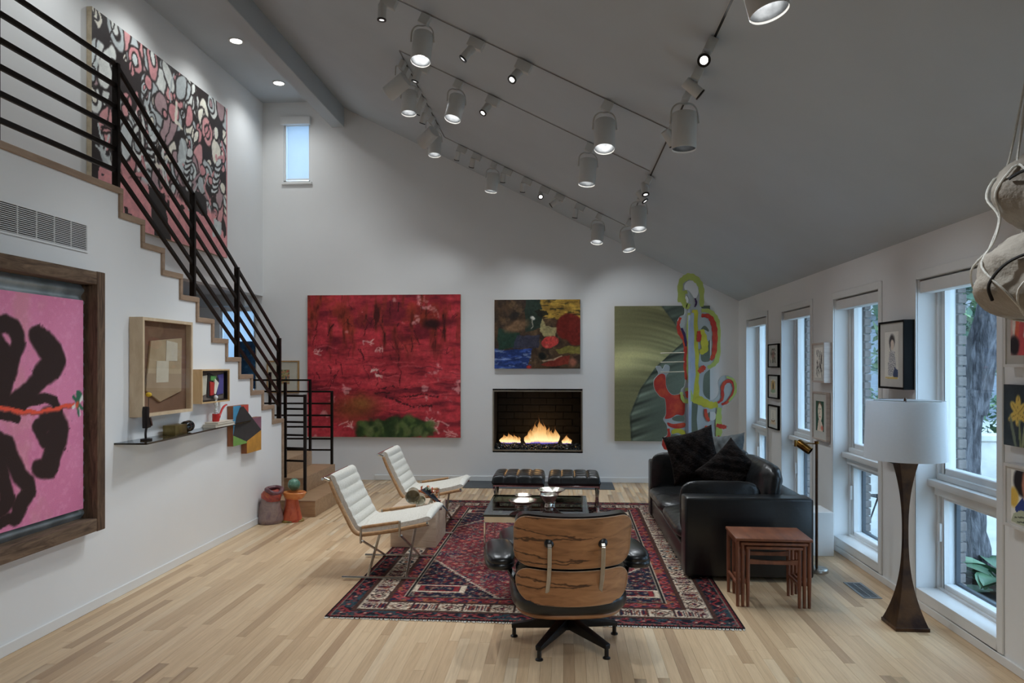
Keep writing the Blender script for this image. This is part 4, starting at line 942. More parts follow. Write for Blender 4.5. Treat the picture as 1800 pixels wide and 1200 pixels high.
def lean(nx, ny, nz, roll):
    q = Vector((nx, ny, nz)).to_track_quat('Z', 'Y').to_matrix() @ Matrix.Rotation(math.radians(roll), 3, 'Z'); return q.to_euler()
pillow('large black fur pillow standing in the middle of the sofa', (1.19, 6.75, .76), lean(-.35, -.9, .22, 17), .47, .17, 1.3)
pillow('black fur pillow lying on its corner at the near end of the sofa', (1.40, 6.17, .69), lean(-.28, -.9, .30, 46), .43, .17, 4.1)
grey_rug = M('grey_velvet', (92, 98, 100), .8, 0, (74, 80, 82), 20)
pillow('dull grey cushion peeking out between the fur pillows', (1.52, 6.95, .74), lean(-.8, -.5, .35, 10), .42, .15, 2.2, 'sofa_cushion', grey_rug)
# ================================================================== NESTING TABLES
teak = wood('teak', (150, 94, 66), (104, 62, 44), (9, 1.6, 9), 2.2, .36, dist=.5); teak_l = wood('teak_leg', (146, 90, 64), (102, 60, 43), (8, 8, 1.4), 2.2, .38)
for k, lb in enumerate(('largest reddish teak nesting table beside the sofa arm', 'middle teak nesting table tucked under the largest one', 'smallest teak nesting table, innermost under the other two')):
    w = .49 - .064 * k; dp = .36 - .022 * k; h = .455 - .026 * k
    t = thing('nesting_table', lb, 'table', (1.385, 5.02 - .012 * k, 0), math.radians(-1.5), 'set of three nesting tables')
    ob('top', rbox(-w / 2, w / 2, -dp / 2, dp / 2, h - .018, h), teak, t, bevel=.004)
    for s in (-1, 1):
        for q in (-1, 1): ob('leg', MB().lathe([(.0105, 0), (.014, .2), (.0135, h - .018)], 10, (s * (w / 2 - .016), q * (dp / 2 - .03), 0)), teak_l, t, smooth=True)
        ob('side_rail', rbox(s * (w / 2 - .016) - .008, s * (w / 2 - .016) + .008, -dp / 2 + .03, dp / 2 - .03, .135, .155), teak_l, t, bevel=.003)
        ob('apron', rbox(s * (w / 2 - .016) - .008, s * (w / 2 - .016) + .008, -dp / 2 + .03, dp / 2 - .03, h - .048, h - .018), teak_l, t, bevel=.003)
    m = MB(); q = dp / 2 - .04
    m.prism([(-w / 2 + .02, .0), (w / 2 - .02, .0), (w / 2 - .02, .034), (w / 4, .026), (0, .023), (-w / 4, .026), (-w / 2 + .02, .034)], q - .008, q + .008, 'xz')
    m.v = [(a, b, c + h - .085 - (.02 * k)) for a, b, c in m.v]; ob('back_rail', m, teak_l, t)
    if k == 2:
        m = MB().prism([(-w / 2 + .02, .0), (w / 2 - .02, .0), (w / 2 - .02, .034), (w / 4, .026), (0, .023), (-w / 4, .026), (-w / 2 + .02, .034)], -dp / 2 + .022, -dp / 2 + .038, 'xz')
        m.v = [(a, b, c + h - .12) for a, b, c in m.v]; ob('front_rail', m, teak_l, t)
# ================================================================== LAMPS
bronze = M('patinated_bronze', (104, 78, 56), .42, .75, (58, 46, 44), 7, bmp=.25, bscale=20)
linen_w = M('white_linen_shade', (240, 241, 240), .85, 0, (236, 237, 236), 60, (1, 1, 3), bmp=.05)
nt = linen_w.node_tree; tr = nd(nt, 'ShaderNodeBsdfTranslucent'); tr.inputs[0].default_value = (.9, .92, .94, 1); mx = nd(nt, 'ShaderNodeMixShader'); mx.inputs[0].default_value = .45
nt.links.new(nt.nodes['Principled BSDF'].outputs[0], mx.inputs[1]); nt.links.new(tr.outputs[0], mx.inputs[2]); nt.links.new(mx.outputs[0], nt.nodes['Material Output'].inputs[0])
lp = thing('floor_lamp', 'floor lamp with white drum shade and flared bronze stem by the big window', 'floor lamp', (2.085, 4.575, 0))
def sq(prof):
    mb = MB(); n = 4; vs = []
    for r, z in prof: vs += [(r, r, z), (-r, r, z), (-r, -r, z), (r, -r, z)]
    fs = [(i * 4 + k, i * 4 + (k + 1) % 4, i * 4 + 4 + (k + 1) % 4, i * 4 + 4 + k) for i in range(len(prof) - 1) for k in range(4)]
    return mb.add(vs, fs + [(3, 2, 1, 0), tuple(len(vs) - 4 + k for k in range(4))])
prof = [(.098, .012)] + [(.0135 + .0845 * ((1 - (z - .012) / .58)) ** 2.6 if z < .592 else .0135 + .045 * ((z - .592) / .43) ** 2.2, z) for z in np.linspace(.03, 1.02, 30)]
ob('stem', sq(prof), bronze, lp, smooth=False)
ob('base', sq([(.1, 0), (.1, .022)]), bronze, lp, bevel=.002, seg=1)
shd = ob('shade', MB().lathe([(.229, 1.022), (.218, 1.378), (.2155, 1.378), (.2265, 1.022), (.229, 1.022)], 64, cap=False), linen_w, lp, smooth=True)
m = MB()
for a in (0, 2.094, 4.188): m.tube([(0, 0, 1.372), (.216 * math.cos(a), .216 * math.sin(a), 1.372)], .003, 6)
ob('spider', m, steel_satin, shd); ob('finial', MB().lathe([(.0, 1.36), (.008, 1.365), (.008, 1.385), (.004, 1.395), (0, 1.396)], 12, cap=False), bronze, lp, smooth=True)
ob('harp', MB().tube(smooth_path([(0, 0, 1.02), (.05, 0, 1.1), (.05, 0, 1.28), (0, 0, 1.36)], 6), .003, 6), steel_satin, lp)
brass = M('aged_brass', (164, 124, 62), .25, 1.0, (110, 80, 40), 8)
ph = thing('reading_lamp', 'slim brass reading lamp with swivelling cylinder head behind the sofa', 'floor lamp', (1.955, 5.74, 0))
ob('base', MB().lathe([(0, 0), (.085, 0), (.085, .018), (.078, .026), (0, .028)], 32, cap=False), steel_satin, ph, smooth=True)
ob('pole', MB().tube([(0, 0, .02), (0, 0, .99)], .0105, 10), bronze, ph, smooth=True)
ob('knob', MB().lathe([(0, .985), (.016, .985), (.016, 1.005), (0, 1.008)], 14, cap=False), brass, ph, smooth=True)
ob('arm', MB().tube([(0, 0, .985), (-.08, -.01, .99), (-.165, -.02, 1.0)], .005, 8), brass, ph, smooth=True)
ob('head', MB().lathe([(.0, -.06), (.028, -.058), (.031, -.05), (.031, .058), (.028, .058), (.028, -.04)], 24, (-.105, -.03, .965), (.55, -.45, -.45), cap=False), brass, ph, smooth=True)
ob('swivel', MB().bar((-.165, -.02, .965), (-.165, -.02, 1.015), .02, .016), brass, ph, bevel=.003)
# ================================================================== PEDESTAL, FLOOR REGISTER
tag(ob('white_pedestal', rbox(-.15, .15, -.16, .16, 0, .365), trim_white, bevel=.003, seg=1, loc=(2.098, 6.35, 0)), 'low white box pedestal behind the sofa by the window', 'pedestal')
fv = thing('floor_register', 'grey metal floor register with dark slots near the window', 'vent', (2.11, 5.275, 0))
grey_m = M('register_grey', (150, 156, 162), .45, .4, (140, 146, 152), 9)
f4 = frame4(.125, .36, .018, 0, .004); f4.v = [(a, c - .18, b) for a, b, c in f4.v]; ob('frame', f4, grey_m, fv)
ob('recess', rbox(-.046, .046, -.163, .163, .0003, .0012), black_plastic, fv)
for k in range(15): ob('slat', rbox(-.046, .046, -.157 + k * .0222, -.157 + k * .0222 + .0085, .0012, .0036), grey_m, fv)
ob('divider', rbox(-.004, .004, -.162, .162, .0013, .0038), grey_m, fv)
# ================================================================== PICTURES
def picture(name, label, cat, loc, rz, P, depth=.04, group=None, surf=None, y=None, edge=None):
    """stretched canvas: its painted face looks along local -Y, base of the picture at loc"""
    t = thing(name, label, cat, loc, rz, group)
    ob('stretcher', rbox(-P.w / 2, P.w / 2, -depth, -.001, 0, P.h), edge or canvas_edge, t, bevel=.002, seg=1)
    raw('painted_face', P.mesh('painted_face', -depth - .0008), surf or paint_surf, t); return t
def framed(name, label, loc, rz, w, h, bw, depth, fmat, mat_rgb, P, group=None, cat='picture', mat_y=None, glaze=True):
    t = thing(name, label, cat, loc, rz, group)
    ob('frame', frame4(w, h, bw, -depth, -.002), fmat, t)
    mo = ob('mount', rbox(-w / 2 + bw * .8, w / 2 - bw * .8, -depth + .008, -depth + .016, bw * .8, h - bw * .8), M(name + '_mount', mat_rgb, .8), t)
    if P is not None:
        o = raw('image', P.mesh('image', 0), print_surf, mo); o.location = (0, -depth + .0065, (h - P.h) / 2)
    return t
# ---- big red painting
P = Paint(2.14, 1.96, .0095, (184, 46, 58), .03, 8)
u, v = P.u, P.v
st_h = fbm(u * .5, v * 2.2, 5, 41); st_v = fbm(u * 2.6, v * .6, 6, 52); bl = fbm(u, v, 2.2, 60)
P.mix((bl - .42) * 4, (150, 38, 48), .8); P.mix((st_h - .48) * 6, (104, 28, 40), .8); P.mix((.42 - st_h) * 5, (206, 66, 74), .7)
up = np.clip((v - 1.0) / .6, 0, 1); P.mix((st_v - .45) * 6 * up, (136, 46, 36), .85); P.mix((st_v - .62) * 9 * up, (62, 22, 24), .85)
P.mix((fbm(u, v, 3.4, 71) - .56) * 6 * up, (156, 56, 32), .6)
wh = fbm(u, v, 9, 83) * fbm(u, v, 2.4, 85); P.mix((wh - .40) * 14, (226, 160, 158), .7)
rr = random.Random(31)
for k in range(70):
    x = rr.uniform(.05, 2.1); y = rr.uniform(.75, 1.93); L = rr.uniform(.05, .22); s = rr.uniform(-.06, .06)
    if x > 1.35 and y < 1.2: continue
    P.line([(x, y), (x + s, y - L * .5), (x + s * 1.6, y - L)], rr.uniform(.006, .014), (50, 18, 24), rr.uniform(.4, .85))
for k in range(60):
    x = rr.uniform(.05, 2.0); y = rr.uniform(.3, 1.3); L = rr.uniform(.08, .4)
    P.line([(x, y), (x + L * .5, y + rr.uniform(-.02, .02)), (x + L, y + rr.uniform(-.03, .03))], rr.uniform(.006, .02), (96, 24, 38) if k % 3 else (216, 90, 96), rr.uniform(.3, .6))
for q in (([(.95, .60), (1.15, .62), (1.35, .56), (1.6, .60), (1.85, .55)], .05), ([(1.1, .56), (1.3, .47), (1.5, .42), (1.75, .44)], .06), ([(1.0, .66), (1.2, .70), (1.4, .66)], .03)): P.line(q[0], q[1], (56, 22, 28), .8, .8, dry=.8)
P.ell(1.75, 1.56, .12, .07, (44, 24, 28), 0, .4, .9); P.ell(1.95, 1.58, .13, .05, (80, 24, 32), 0, .6, .7)
P.ell(.68, .40, .30, .17, (128, 74, 34), .1, .6, .75); P.ell(.78, .48, .12, .07, (140, 92, 40), 0, .7, .7)
for x, y, s in ((.55, .16, .10), (1.85, .14, .14), (2.0, .06, .10), (1.75, .24, .08), (.15, 1.18, .07), (1.0, 1.2, .07), (.85, 1.30, .09), (.95, .92, .06), (1.0, .84, .05)):
    for k in range(7): P.line([(x + rr.uniform(-s, s), y + rr.uniform(-s, s) * .6), (x + rr.uniform(-s, s), y + rr.uniform(-s, s) * .6)], rr.uniform(.008, .02), (232, 190, 180), .6, .8)
P.ell(1.22, .11, .53, .13, (44, 66, 34), 0, .12); P.ell(1.45, .17, .22, .11, (40, 60, 32), 0, .15)
for k in range(110):
    x = rr.uniform(.72, 1.76); P.ell(x, rr.uniform(.03, .22 + .04 * math.sin(x * 6)), rr.uniform(.03, .09), rr.uniform(.02, .05), rr.choice(((52, 74, 36), (36, 56, 30), (84, 104, 52), (40, 62, 34), (100, 112, 66))), rr.uniform(0, 3), .5, .8)
P.mott(30, .16, 99); P.mott(5, .12, 101)
picture('red_painting', 'large square crimson abstract painting with a green patch at its foot', 'painting', (-2.47, YB - .003, .596), 0, P, .045, surf=paint_thick)
# ---- small dark painting over the fireplace
P = Paint(1.165, .937, .0065, (60, 48, 40), .025, 10); u, v = P.u, P.v
P.mix((fbm(u, v, 6, 5) - .45) * 5, (88, 66, 46), .8); P.mix((fbm(u, v, 9, 15) - .55) * 7, (120, 96, 66), .6)
P.poly([(0, 0), (.45, 0), (.52, .27), (0, .26)], (32, 52, 104)); P.mix(((fbm(u * .6, v * 2, 12, 25) - .5) * 8) * (v < .27) * (u < .5), (54, 84, 160), .8); P.mix(((fbm(u * .6, v * 2, 16, 26) - .6) * 12) * (v < .27) * (u < .5), (150, 168, 200), .6)
P.poly([(.05, .26), (.3, .3), (.35, .48), (.05, .55)], (34, 62, 50), .9); P.poly([(.42, .5), (.65, .55), (.66, .94), (.42, .94)], (42, 58, 50), .9); P.poly([(.25, .28), (.6, .28), (.62, .45), (.3, .46)], (58, 60, 78), .9)
P.ell(.3, .57, .17, .07, (120, 92, 66), .3, .3); P.ell(.27, .72, .07, .045, (46, 42, 38), .3, .3); P.ell(.52, .68, .035, .022, (210, 208, 196), 0, .3); P.line([(.51, .66), (.53, .58), (.50, .56)], .014, (180, 176, 160), .8)
P.poly([(.62, .94), (1.165, .94), (1.165, .68), (.9, .66), (.66, .70)], (150, 116, 44)); m_ = ((fbm(u * .7, v * 3, 10, 35) - .5) * 8) * (v > .68) * (u > .62); P.mix(m_, (196, 158, 58), .8); P.mix(((fbm(u * .7, v * 3, 14, 38) - .6) * 12) * (v > .68) * (u > .62), (48, 44, 28), .8)
P.poly([(.6, .80), (.7, .77), (.74, .72), (.64, .70), (.55, .78)], (36, 36, 30), .9)
P.poly([(.62, .5), (.66, .68), (.7, .58), (.78, .56), (.84, .56), (.82, .44), (.68, .44)], (172, 160, 110), .9)
P.ell(1.02, .56, .19, .19, (112, 34, 26), 0, .06); P.ell(1.1, .45, .15, .13, (108, 32, 25), 0, .08)
P.ell(.755, .36, .115, .085, (196, 62, 56), .3, .06); P.mix(((fbm(u, v, 22, 44) - .55) * 9) * (np.hypot((u - .755) / .115, (v - .36) / .085) < .9), (222, 112, 96), .7)
P.poly([(.82, .25), (1.0, .31), (1.165, .30), (1.165, .20), (.9, .2)], (124, 116, 52), .9); P.poly([(.62, .05), (.85, .14), (1.02, .18), (1.0, .06), (.8, .03)], (132, 46, 34), .9); P.line([(.66, .1), (.8, .12), (.92, .17)], .02, (196, 170, 140), .8, .8); P.ell(1.06, .09, .05, .05, (150, 90, 70), 0, .5)
P.ell(.65, .16, .05, .05, (26, 30, 28), 0, .3); P.ell(.47, .02, .04, .02, (180, 50, 40), 0, .3); P.mott(34, .24, 3)
picture('dark_painting', 'small dark abstract painting with blue and yellow patches above the fireplace', 'painting', (-.352, YB - .003, 1.54), 0, P, .04, surf=paint_thick)
# ---- olive satin-fold painting
P = Paint(1.262, 1.815, .009, (104, 104, 74)); u, v = P.u, P.v
sag = v + .30 * (u - .15) ** 2; fold = np.sin(sag * 26 + 2.4 * np.sin(sag * 6.3)) * .5 + np.sin(sag * 63 + 3 * np.sin(sag * 9)) * .35 + np.sin(sag * 117) * .18; wgt = np.clip((u - .05) / .9, .15, 1)
ed = .95 - .55 * (1.815 - v) / 1.0 + .0 * u
edge_ = np.interp(v, [0, .35, .7, 1.0, 1.35, 1.6, 1.815], [.22, .20, .34, .55, .93, .78, .62])
left = u < edge_; gl = np.exp(-((v - 1.15 + .25 * (u - .6) ** 2) / .22) ** 2)
val = .40 + .13 * fold * wgt + .30 * gl * np.clip(1.2 - u, 0, 1); col1 = np.stack([val * 1.02, val * 1.0, val * .70], -1)
sag2 = v - .35 * u + .5; f2 = np.sin(sag2 * 42 + 3 * np.sin(sag2 * 4)) * .6 + np.sin(sag2 * 90) * .3; near_e = np.exp(-((u - edge_) / .22) ** 2)
val2 = .33 + .17 * f2 * near_e + .02 * np.sin(sag2 * 8); col2 = np.stack([val2 * .96, val2 * 1.06, val2 * .92], -1)
P.c = np.where(left[..., None], col1, col2); P.mix(np.clip(1 - np.abs(u - edge_ - .012) / .02, 0, 1), (44, 48, 40), .6); P.mix((v > 1.6) & (u > edge_), (66, 76, 70), .6)
P.c = np.clip(P.c * 1.12, 0, 1)
picture('satin_painting', 'olive green painting of folded satin behind the cactus sculpture', 'painting', (1.322, YB - .003, .567), 0, P, .045, surf=paint_mat('satin_paint', .35, .02, 50))
# ---- big pink, black and grey painting high over the stairs
P = Paint(2.575, 1.845, .0105, (44, 36, 35), .035, 7); rr = random.Random(77)
pal = ((206, 146, 146), (198, 134, 136), (196, 202, 200), (176, 182, 182), (214, 216, 210), (168, 138, 140), (222, 216, 200))
for k in range(175):
    x = rr.uniform(0, 2.575); y = rr.uniform(.45, 1.845); a = rr.uniform(.03, .12); b = a * rr.uniform(.9, 2.4); rot = rr.uniform(-.8, .8); c = rr.choice(pal)
    P.ell(x, y, a + .024, b + .024, (42, 34, 33), rot, .05); P.ell(x, y, a, b, c, rot, .05)
    if k % 4 == 0: P.ell(x, y, a * .6, b * .6, (42, 34, 33), rot, .06); P.ell(x, y, a * .42, b * .42, rr.choice(pal), rot, .06)
    if k % 5 == 0: P.line([(x - a, y - b), (x, y), (x + a * .5, y + b)], .022, (42, 34, 33), .9)
for k in range(40):
    x = rr.uniform(0, 2.5); y = rr.uniform(.4, 1.8); P.line([(x, y), (x + rr.uniform(-.1, .1), y - rr.uniform(.05, .25)), (x + rr.uniform(-.15, .15), y - rr.uniform(.2, .4))], rr.uniform(.02, .05), rr.choice(pal + ((44, 36, 35),) * 3), .95)
for k, (x, n) in enumerate(((1.6, 5), (2.25, 6), (.9, 4))):
    for j in range(n): P.ell(x + .02 * j, .75 + .07 * j, .10, .05, (42, 34, 33), .5, .05); P.ell(x + .02 * j, .765 + .07 * j, .08, .035, (200, 204, 202), .5, .05)
low = np.clip((.52 - P.V) / .06, 0, 1) * (fbm(P.u, P.v, 2.5, 66) > .38); P.mix(low, (218, 146, 148), 1.0)
P.poly([(1.0, .0), (1.3, .0), (1.15, .45), (.85, .5)], (46, 40, 39)); P.poly([(1.7, .4), (2.1, .42), (2.05, .62), (1.8, .66)], (46, 40, 39)); P.poly([(2.2, .2), (2.4, .25), (2.42, .4), (2.25, .42)], (196, 202, 200)); P.ell(2.3, 1.45, .07, .10, (42, 34, 33), 0, .04); P.ell(2.3, 1.45, .05, .078, (226, 222, 208), 0, .05)
P.mix((P.u > 2.545) * 1.0, (200, 132, 136), 1.0); P.mott(20, .1, 5)
picture('pink_black_painting', 'large pink, black and grey abstract painting high above the stairs', 'painting', (-4.197, 7.38, 2.912), LW, P, .05)
# ---- pink canvas on corrugated metal in a rough timber frame
fl = thing('timber_framed_painting', 'pink canvas with black flower strokes on corrugated metal in rough timber frame', 'painting', (XL + .002, 3.50, .545), LW)
rough = wood('rough_timber', (134, 110, 88), (66, 48, 36), (1.2, 8, 8), 3, .85, dist=1.4, bmp=.5); rough_v = wood('rough_timber_upright', (124, 98, 76), (62, 44, 34), (8, 8, 1.2), 3, .85, dist=1.4, bmp=.5)
FWd, FHt = 1.90, 1.64
ob('frame_board', rbox(-FWd / 2, FWd / 2 - .079, -.12, 0, FHt - .082, FHt), rough, fl, bevel=.006)
ob('frame_board', rbox(-FWd / 2, FWd / 2 - .079, -.12, 0, 0, .082), rough, fl, bevel=.006)
ob('frame_board', rbox(FWd / 2 - .079, FWd / 2, -.122, 0, -.002, FHt + .002), rough_v, fl, bevel=.006)
ob('frame_board', rbox(-FWd / 2 - .08, -FWd / 2, -.122, 0, -.002, FHt + .002), rough_v, fl, bevel=.006)
galv = M('galvanised_sheet', (186, 196, 200), .42, .6, (140, 150, 154), 5, bmp=.05)
mb = MB(); n_ = 180
prof = [(-.012 - .011 * (1 - math.cos(2 * PI * z / .078)) / 2 * 2, z) for z in np.linspace(.082, FHt - .082, n_)]
vs = [(x, y, z) for x in (-FWd / 2, FWd / 2 - .079) for y, z in prof]; mb.add(vs, [(i, i + 1, n_ + i + 1, n_ + i) for i in range(n_ - 1)])
ob('corrugated_sheet', mb, galv, fl, smooth=True)
P = Paint(1.675, 1.305, .0075, (214, 124, 162), .014, 14); u, v = P.u, P.v
P.mix((fbm(u, v, 2.2, 5) - .45) * 4, (198, 104, 142), .6); P.mix((fbm(u * 1.5, v, 4, 8) - .55) * 6, (206, 134, 148), .6); P.mix((fbm(u, v, 40, 9) - .55) * 6, (226, 150, 184), .35)
bk = (48, 32, 30)
for pts, wd in (([(.995, 1.113), (1.048, 1.129), (1.102, 1.112), (1.129, 1.071), (1.138, 1.023), (1.102, .967), (1.074, .884), (1.048, .816), (1.013, .709)], .085), ([(.96, 1.05), (1.03, .95), (.995, .831)], .10), ([(1.272, 1.07), (1.353, 1.044), (1.427, .987), (1.455, .927), (1.416, .868), (1.333, .832), (1.253, .783), (1.176, .729), (1.111, .691)], .10),
                ([(1.302, 1.042), (1.374, .956), (1.38, .9), (1.312, .85)], .11), ([(1.148, .668), (1.233, .698), (1.333, .708), (1.416, .689), (1.46, .62)], .05), ([(1.36, .585), (1.416, .585), (1.47, .519), (1.45, .445), (1.405, .378), (1.374, .33)], .12), ([(1.28, .55), (1.34, .46), (1.437, .509)], .07), ([(1.29, .31), (1.374, .28), (1.41, .32)], .09), ([(.995, .496), (1.048, .476), (1.102, .374), (1.148, .284), (1.21, .228), (1.22, .184), (1.16, .139), (1.12, .067)], .085), ([(.99, .42), (1.039, .26), (1.065, .16), (1.013, .13)], .08), ([(1.004, .051), (1.06, .068), (1.102, .05)], .05), ([(1.004, .629), (1.083, .623), (1.129, .606)], .04),
                ([(.55, .7), (.4, .95), (.3, 1.05), (.5, 1.1), (.75, .85)], .1), ([(.75, .6), (.5, .5), (.35, .4), (.45, .25), (.7, .4)], .1), ([(.8, .75), (.85, 1.0), (.92, 1.1)], .12), ([(.85, .5), (.8, .3), (.75, .15)], .1)):
    P.line(pts, wd * 1.55, bk, .8, .5, dry=.85, seed=len(pts)); P.line(pts, wd * 1.2, bk, 1, .3)
P.line([(.3, .62), (.7, .70), (.995, .672), (1.102, .650), (1.195, .632), (1.312, .628), (1.437, .636), (1.585, .655)], .03, (150, 60, 50), .8); P.line([(.3, .625), (.7, .705), (.995, .675), (1.102, .654), (1.195, .636), (1.312, .632), (1.437, .640), (1.585, .658)], .022, (224, 76, 48))
rr = random.Random(4)
for k in range(16): a = rr.uniform(0, 6.28); P.line([(1.625, .66), (1.625 + .05 * math.cos(a), .66 + .075 * math.sin(a))], .022, ((58, 116, 88), (220, 216, 210), (48, 100, 76))[k % 3], .9)
P.ell(1.62, .655, .016, .02, (200, 80, 50), 0, .4)
ob('canvas_body', rbox(-.84 - .0, .835, -.05, -.036, .15, 1.455), canvas_edge, fl); q = raw('painted_face', P.mesh('painted_face', 0), paint_mat('woven_canvas_paint', .7, .25, 150), fl); q.location = (-.0025, -.0515, .15)
# ---- framed collage and small framed relief on the stair wall
maple = wood('pale_maple', (222, 200, 168), (200, 174, 140), (5, 5, 2), 3, .5, dist=.4)
bx = thing('collage_box_frame', 'pale box frame holding a beige paper collage above the glass shelf', 'picture', (XL + .002, 5.245, 1.225), LW)
ob('frame', frame4(.69, .71, .022, -.10, 0), maple, bx)
ob('back_panel', rbox(-.33, .33, -.055, -.012, .018, .692), M('umber_board', (140, 104, 80), .8, 0, (120, 88, 66), 4), bx)
beige = M('beige_paper', (196, 174, 140), .85, 0, (180, 156, 122), 6); beige2 = M('tan_paper', (176, 150, 118), .85, 0, (164, 138, 106), 6); cream_p = M('cream_paper', (222, 212, 190), .85, 0, (208, 196, 172), 7)
ob('pentagon_panel', MB().prism([(-.255, .185), (-.075, .095), (.225, .165), (.235, .58), (-.19, .545)], -.070, -.056, 'xz'), beige, bx, bevel=.002, seg=1)
ob('paper_piece', MB().prism([(-.255, .187), (-.075, .098), (.223, .167), (.225, .30), (-.243, .31)], -.0715, -.0702, 'xz'), beige2, bx)
ob('paper_piece', MB().prism([(-.13, .24), (.035, .24), (.04, .40), (-.125, .40)], -.073, -.0716, 'xz'), cream_p, bx)
ob('paper_piece', MB().prism([(.0, .40), (.16, .40), (.165, .54), (.01, .555)], -.073, -.0716, 'xz'), cream_p, bx)
ob('glazing', rbox(-.328, .328, -.092, -.089, .02, .69), glass_mat('picture_glass', (.97, .97, .97)), bx)
sm = thing('small_relief', 'small pale framed relief of coloured shapes near the stair trim', 'picture', (XL + .002, 6.015, 1.272), LW)
ob('frame', frame4(.50, .285, .012, -.085, 0), wood('honey_maple', (218, 184, 138), (196, 160, 112), (5, 5, 2), 3, .5), sm)
ob('inner_frame', frame4(.476, .261, .012, -.07, -.012), black_plastic, sm).location = (0, 0, .012)
ob('panel', rbox(-.23, .23, -.04, -.02, .02, .265), M('mottled_board', (120, 104, 92), .8, 0, (96, 84, 76), 12), sm)
for nm, c, pts in (('black_shape', (38, 36, 36), [(-.085, .05), (.10, .03), (.13, .20), (-.04, .255), (-.075, .25)]), ('white_shape', (214, 206, 186), [(-.215, .055), (-.105, .075), (-.085, .235), (-.20, .225)]), ('violet_shape', (84, 76, 140), [(.08, .06), (.205, .07), (.21, .245), (.10, .235), (.125, .19)]), ('green_shape', (94, 156, 84), [(-.035, .19), (.06, .185), (.065, .225), (-.03, .228)]), ('red_shape', (190, 50, 44), [(-.045, .06), (.02, .065), (.03, .17), (-.05, .18)]), ('ivory_shape', (236, 230, 212), [(.015, .075), (.045, .07), (.10, .165), (.03, .205)])):
    yy = {'black_shape': -.046, 'violet_shape': -.047, 'white_shape': -.047, 'green_shape': -.052, 'red_shape': -.054, 'ivory_shape': -.058}[nm]
    ob(nm, MB().prism(pts, yy, -.0405, 'xz'), M(nm, c, .7, 0, tuple(int(x * .9) for x in c), 14), sm)
gp = thing('shaped_painting', 'shaped geometric panel painting in black, red, blue, green, purple and orange', 'painting', (XL + .002, 6.70, .75), LW)
panel_w = wood('panel_wood', (150, 92, 54), (120, 70, 40), (6, 6, 2), 3, .6)
ob('panel', rbox(-.31, .011, -.056, -.001, .10, .467), panel_w, gp, bevel=.002, seg=1); ob('panel', rbox(-.025, .30, -.056, -.001, .0, .099), panel_w, gp, bevel=.002, seg=1); ob('panel', rbox(.012, .305, -.056, -.001, .10, .33), panel_w, gp, bevel=.002, seg=1)
for nm, c, pts, yy in (('blue_field', (72, 150, 190), [(-.309, .102), (-.10, .102), (-.13, .466), (-.309, .466)], -.0572), ('red_field', (206, 78, 66), [(-.15, .2), (.010, .2), (.010, .466), (-.15, .466)], -.0576), ('purple_field', (140, 92, 108), [(.013, .09), (.304, .09), (.304, .329), (.013, .329)], -.0572), ('green_field', (124, 170, 84), [(-.309, .101), (-.026, .101), (-.026, .16), (-.309, .20)], -.0580), ('black_field', (54, 52, 52), [(-.309, .20), (-.026, .115), (.30, .20), (-.10, .455), (-.17, .45), (-.25, .36)], -.0586), ('orange_field', (206, 146, 58), [(-.024, .001), (.299, .001), (.299, .195), (-.024, .12)], -.0592)):
    ob(nm, MB().prism(pts, yy, -.0562, 'xz'), M('paint_' + nm, c, .6, 0, tuple(int(x * .88) for x in c), 9), gp)
# ---- print in a wooden frame and the blue canvas beyond the landing
P = Paint(.19, .20, .008, (170, 150, 110)); u, v = P.u, P.v
hh_ = fbm(u, v, 60, 3); P.mix((hh_ - .5) * 9, (120, 140, 70), 1); P.mix((fbm(u, v, 60, 13) - .56) * 12, (190, 96, 66), 1); P.mix((fbm(u, v, 70, 23) - .6) * 14, (60, 70, 80), 1)
framed('framed_print', 'small patterned print in a light wood frame behind the landing railing', (-3.90, YB - .003, 1.20), 0, .46, .45, .018, .03, wood('oak_frame', (196, 156, 104), (170, 130, 82), (6, 6, 2), 3, .5), (214, 208, 190), P)
P = Paint(.30, .66, .01, (28, 66, 96)); u, v = P.u, P.v; P.mix((fbm(u * 2, v, 8, 5) - .5) * 7, (16, 38, 62), .9); P.mix((fbm(u, v * 2, 12, 9) - .6) * 9, (60, 110, 140), .7)
picture('blue_painting', 'dark blue canvas seen through the railing beyond the stairs', 'painting', (-4.43, YB - .02, 1.26), 0, P, .03)
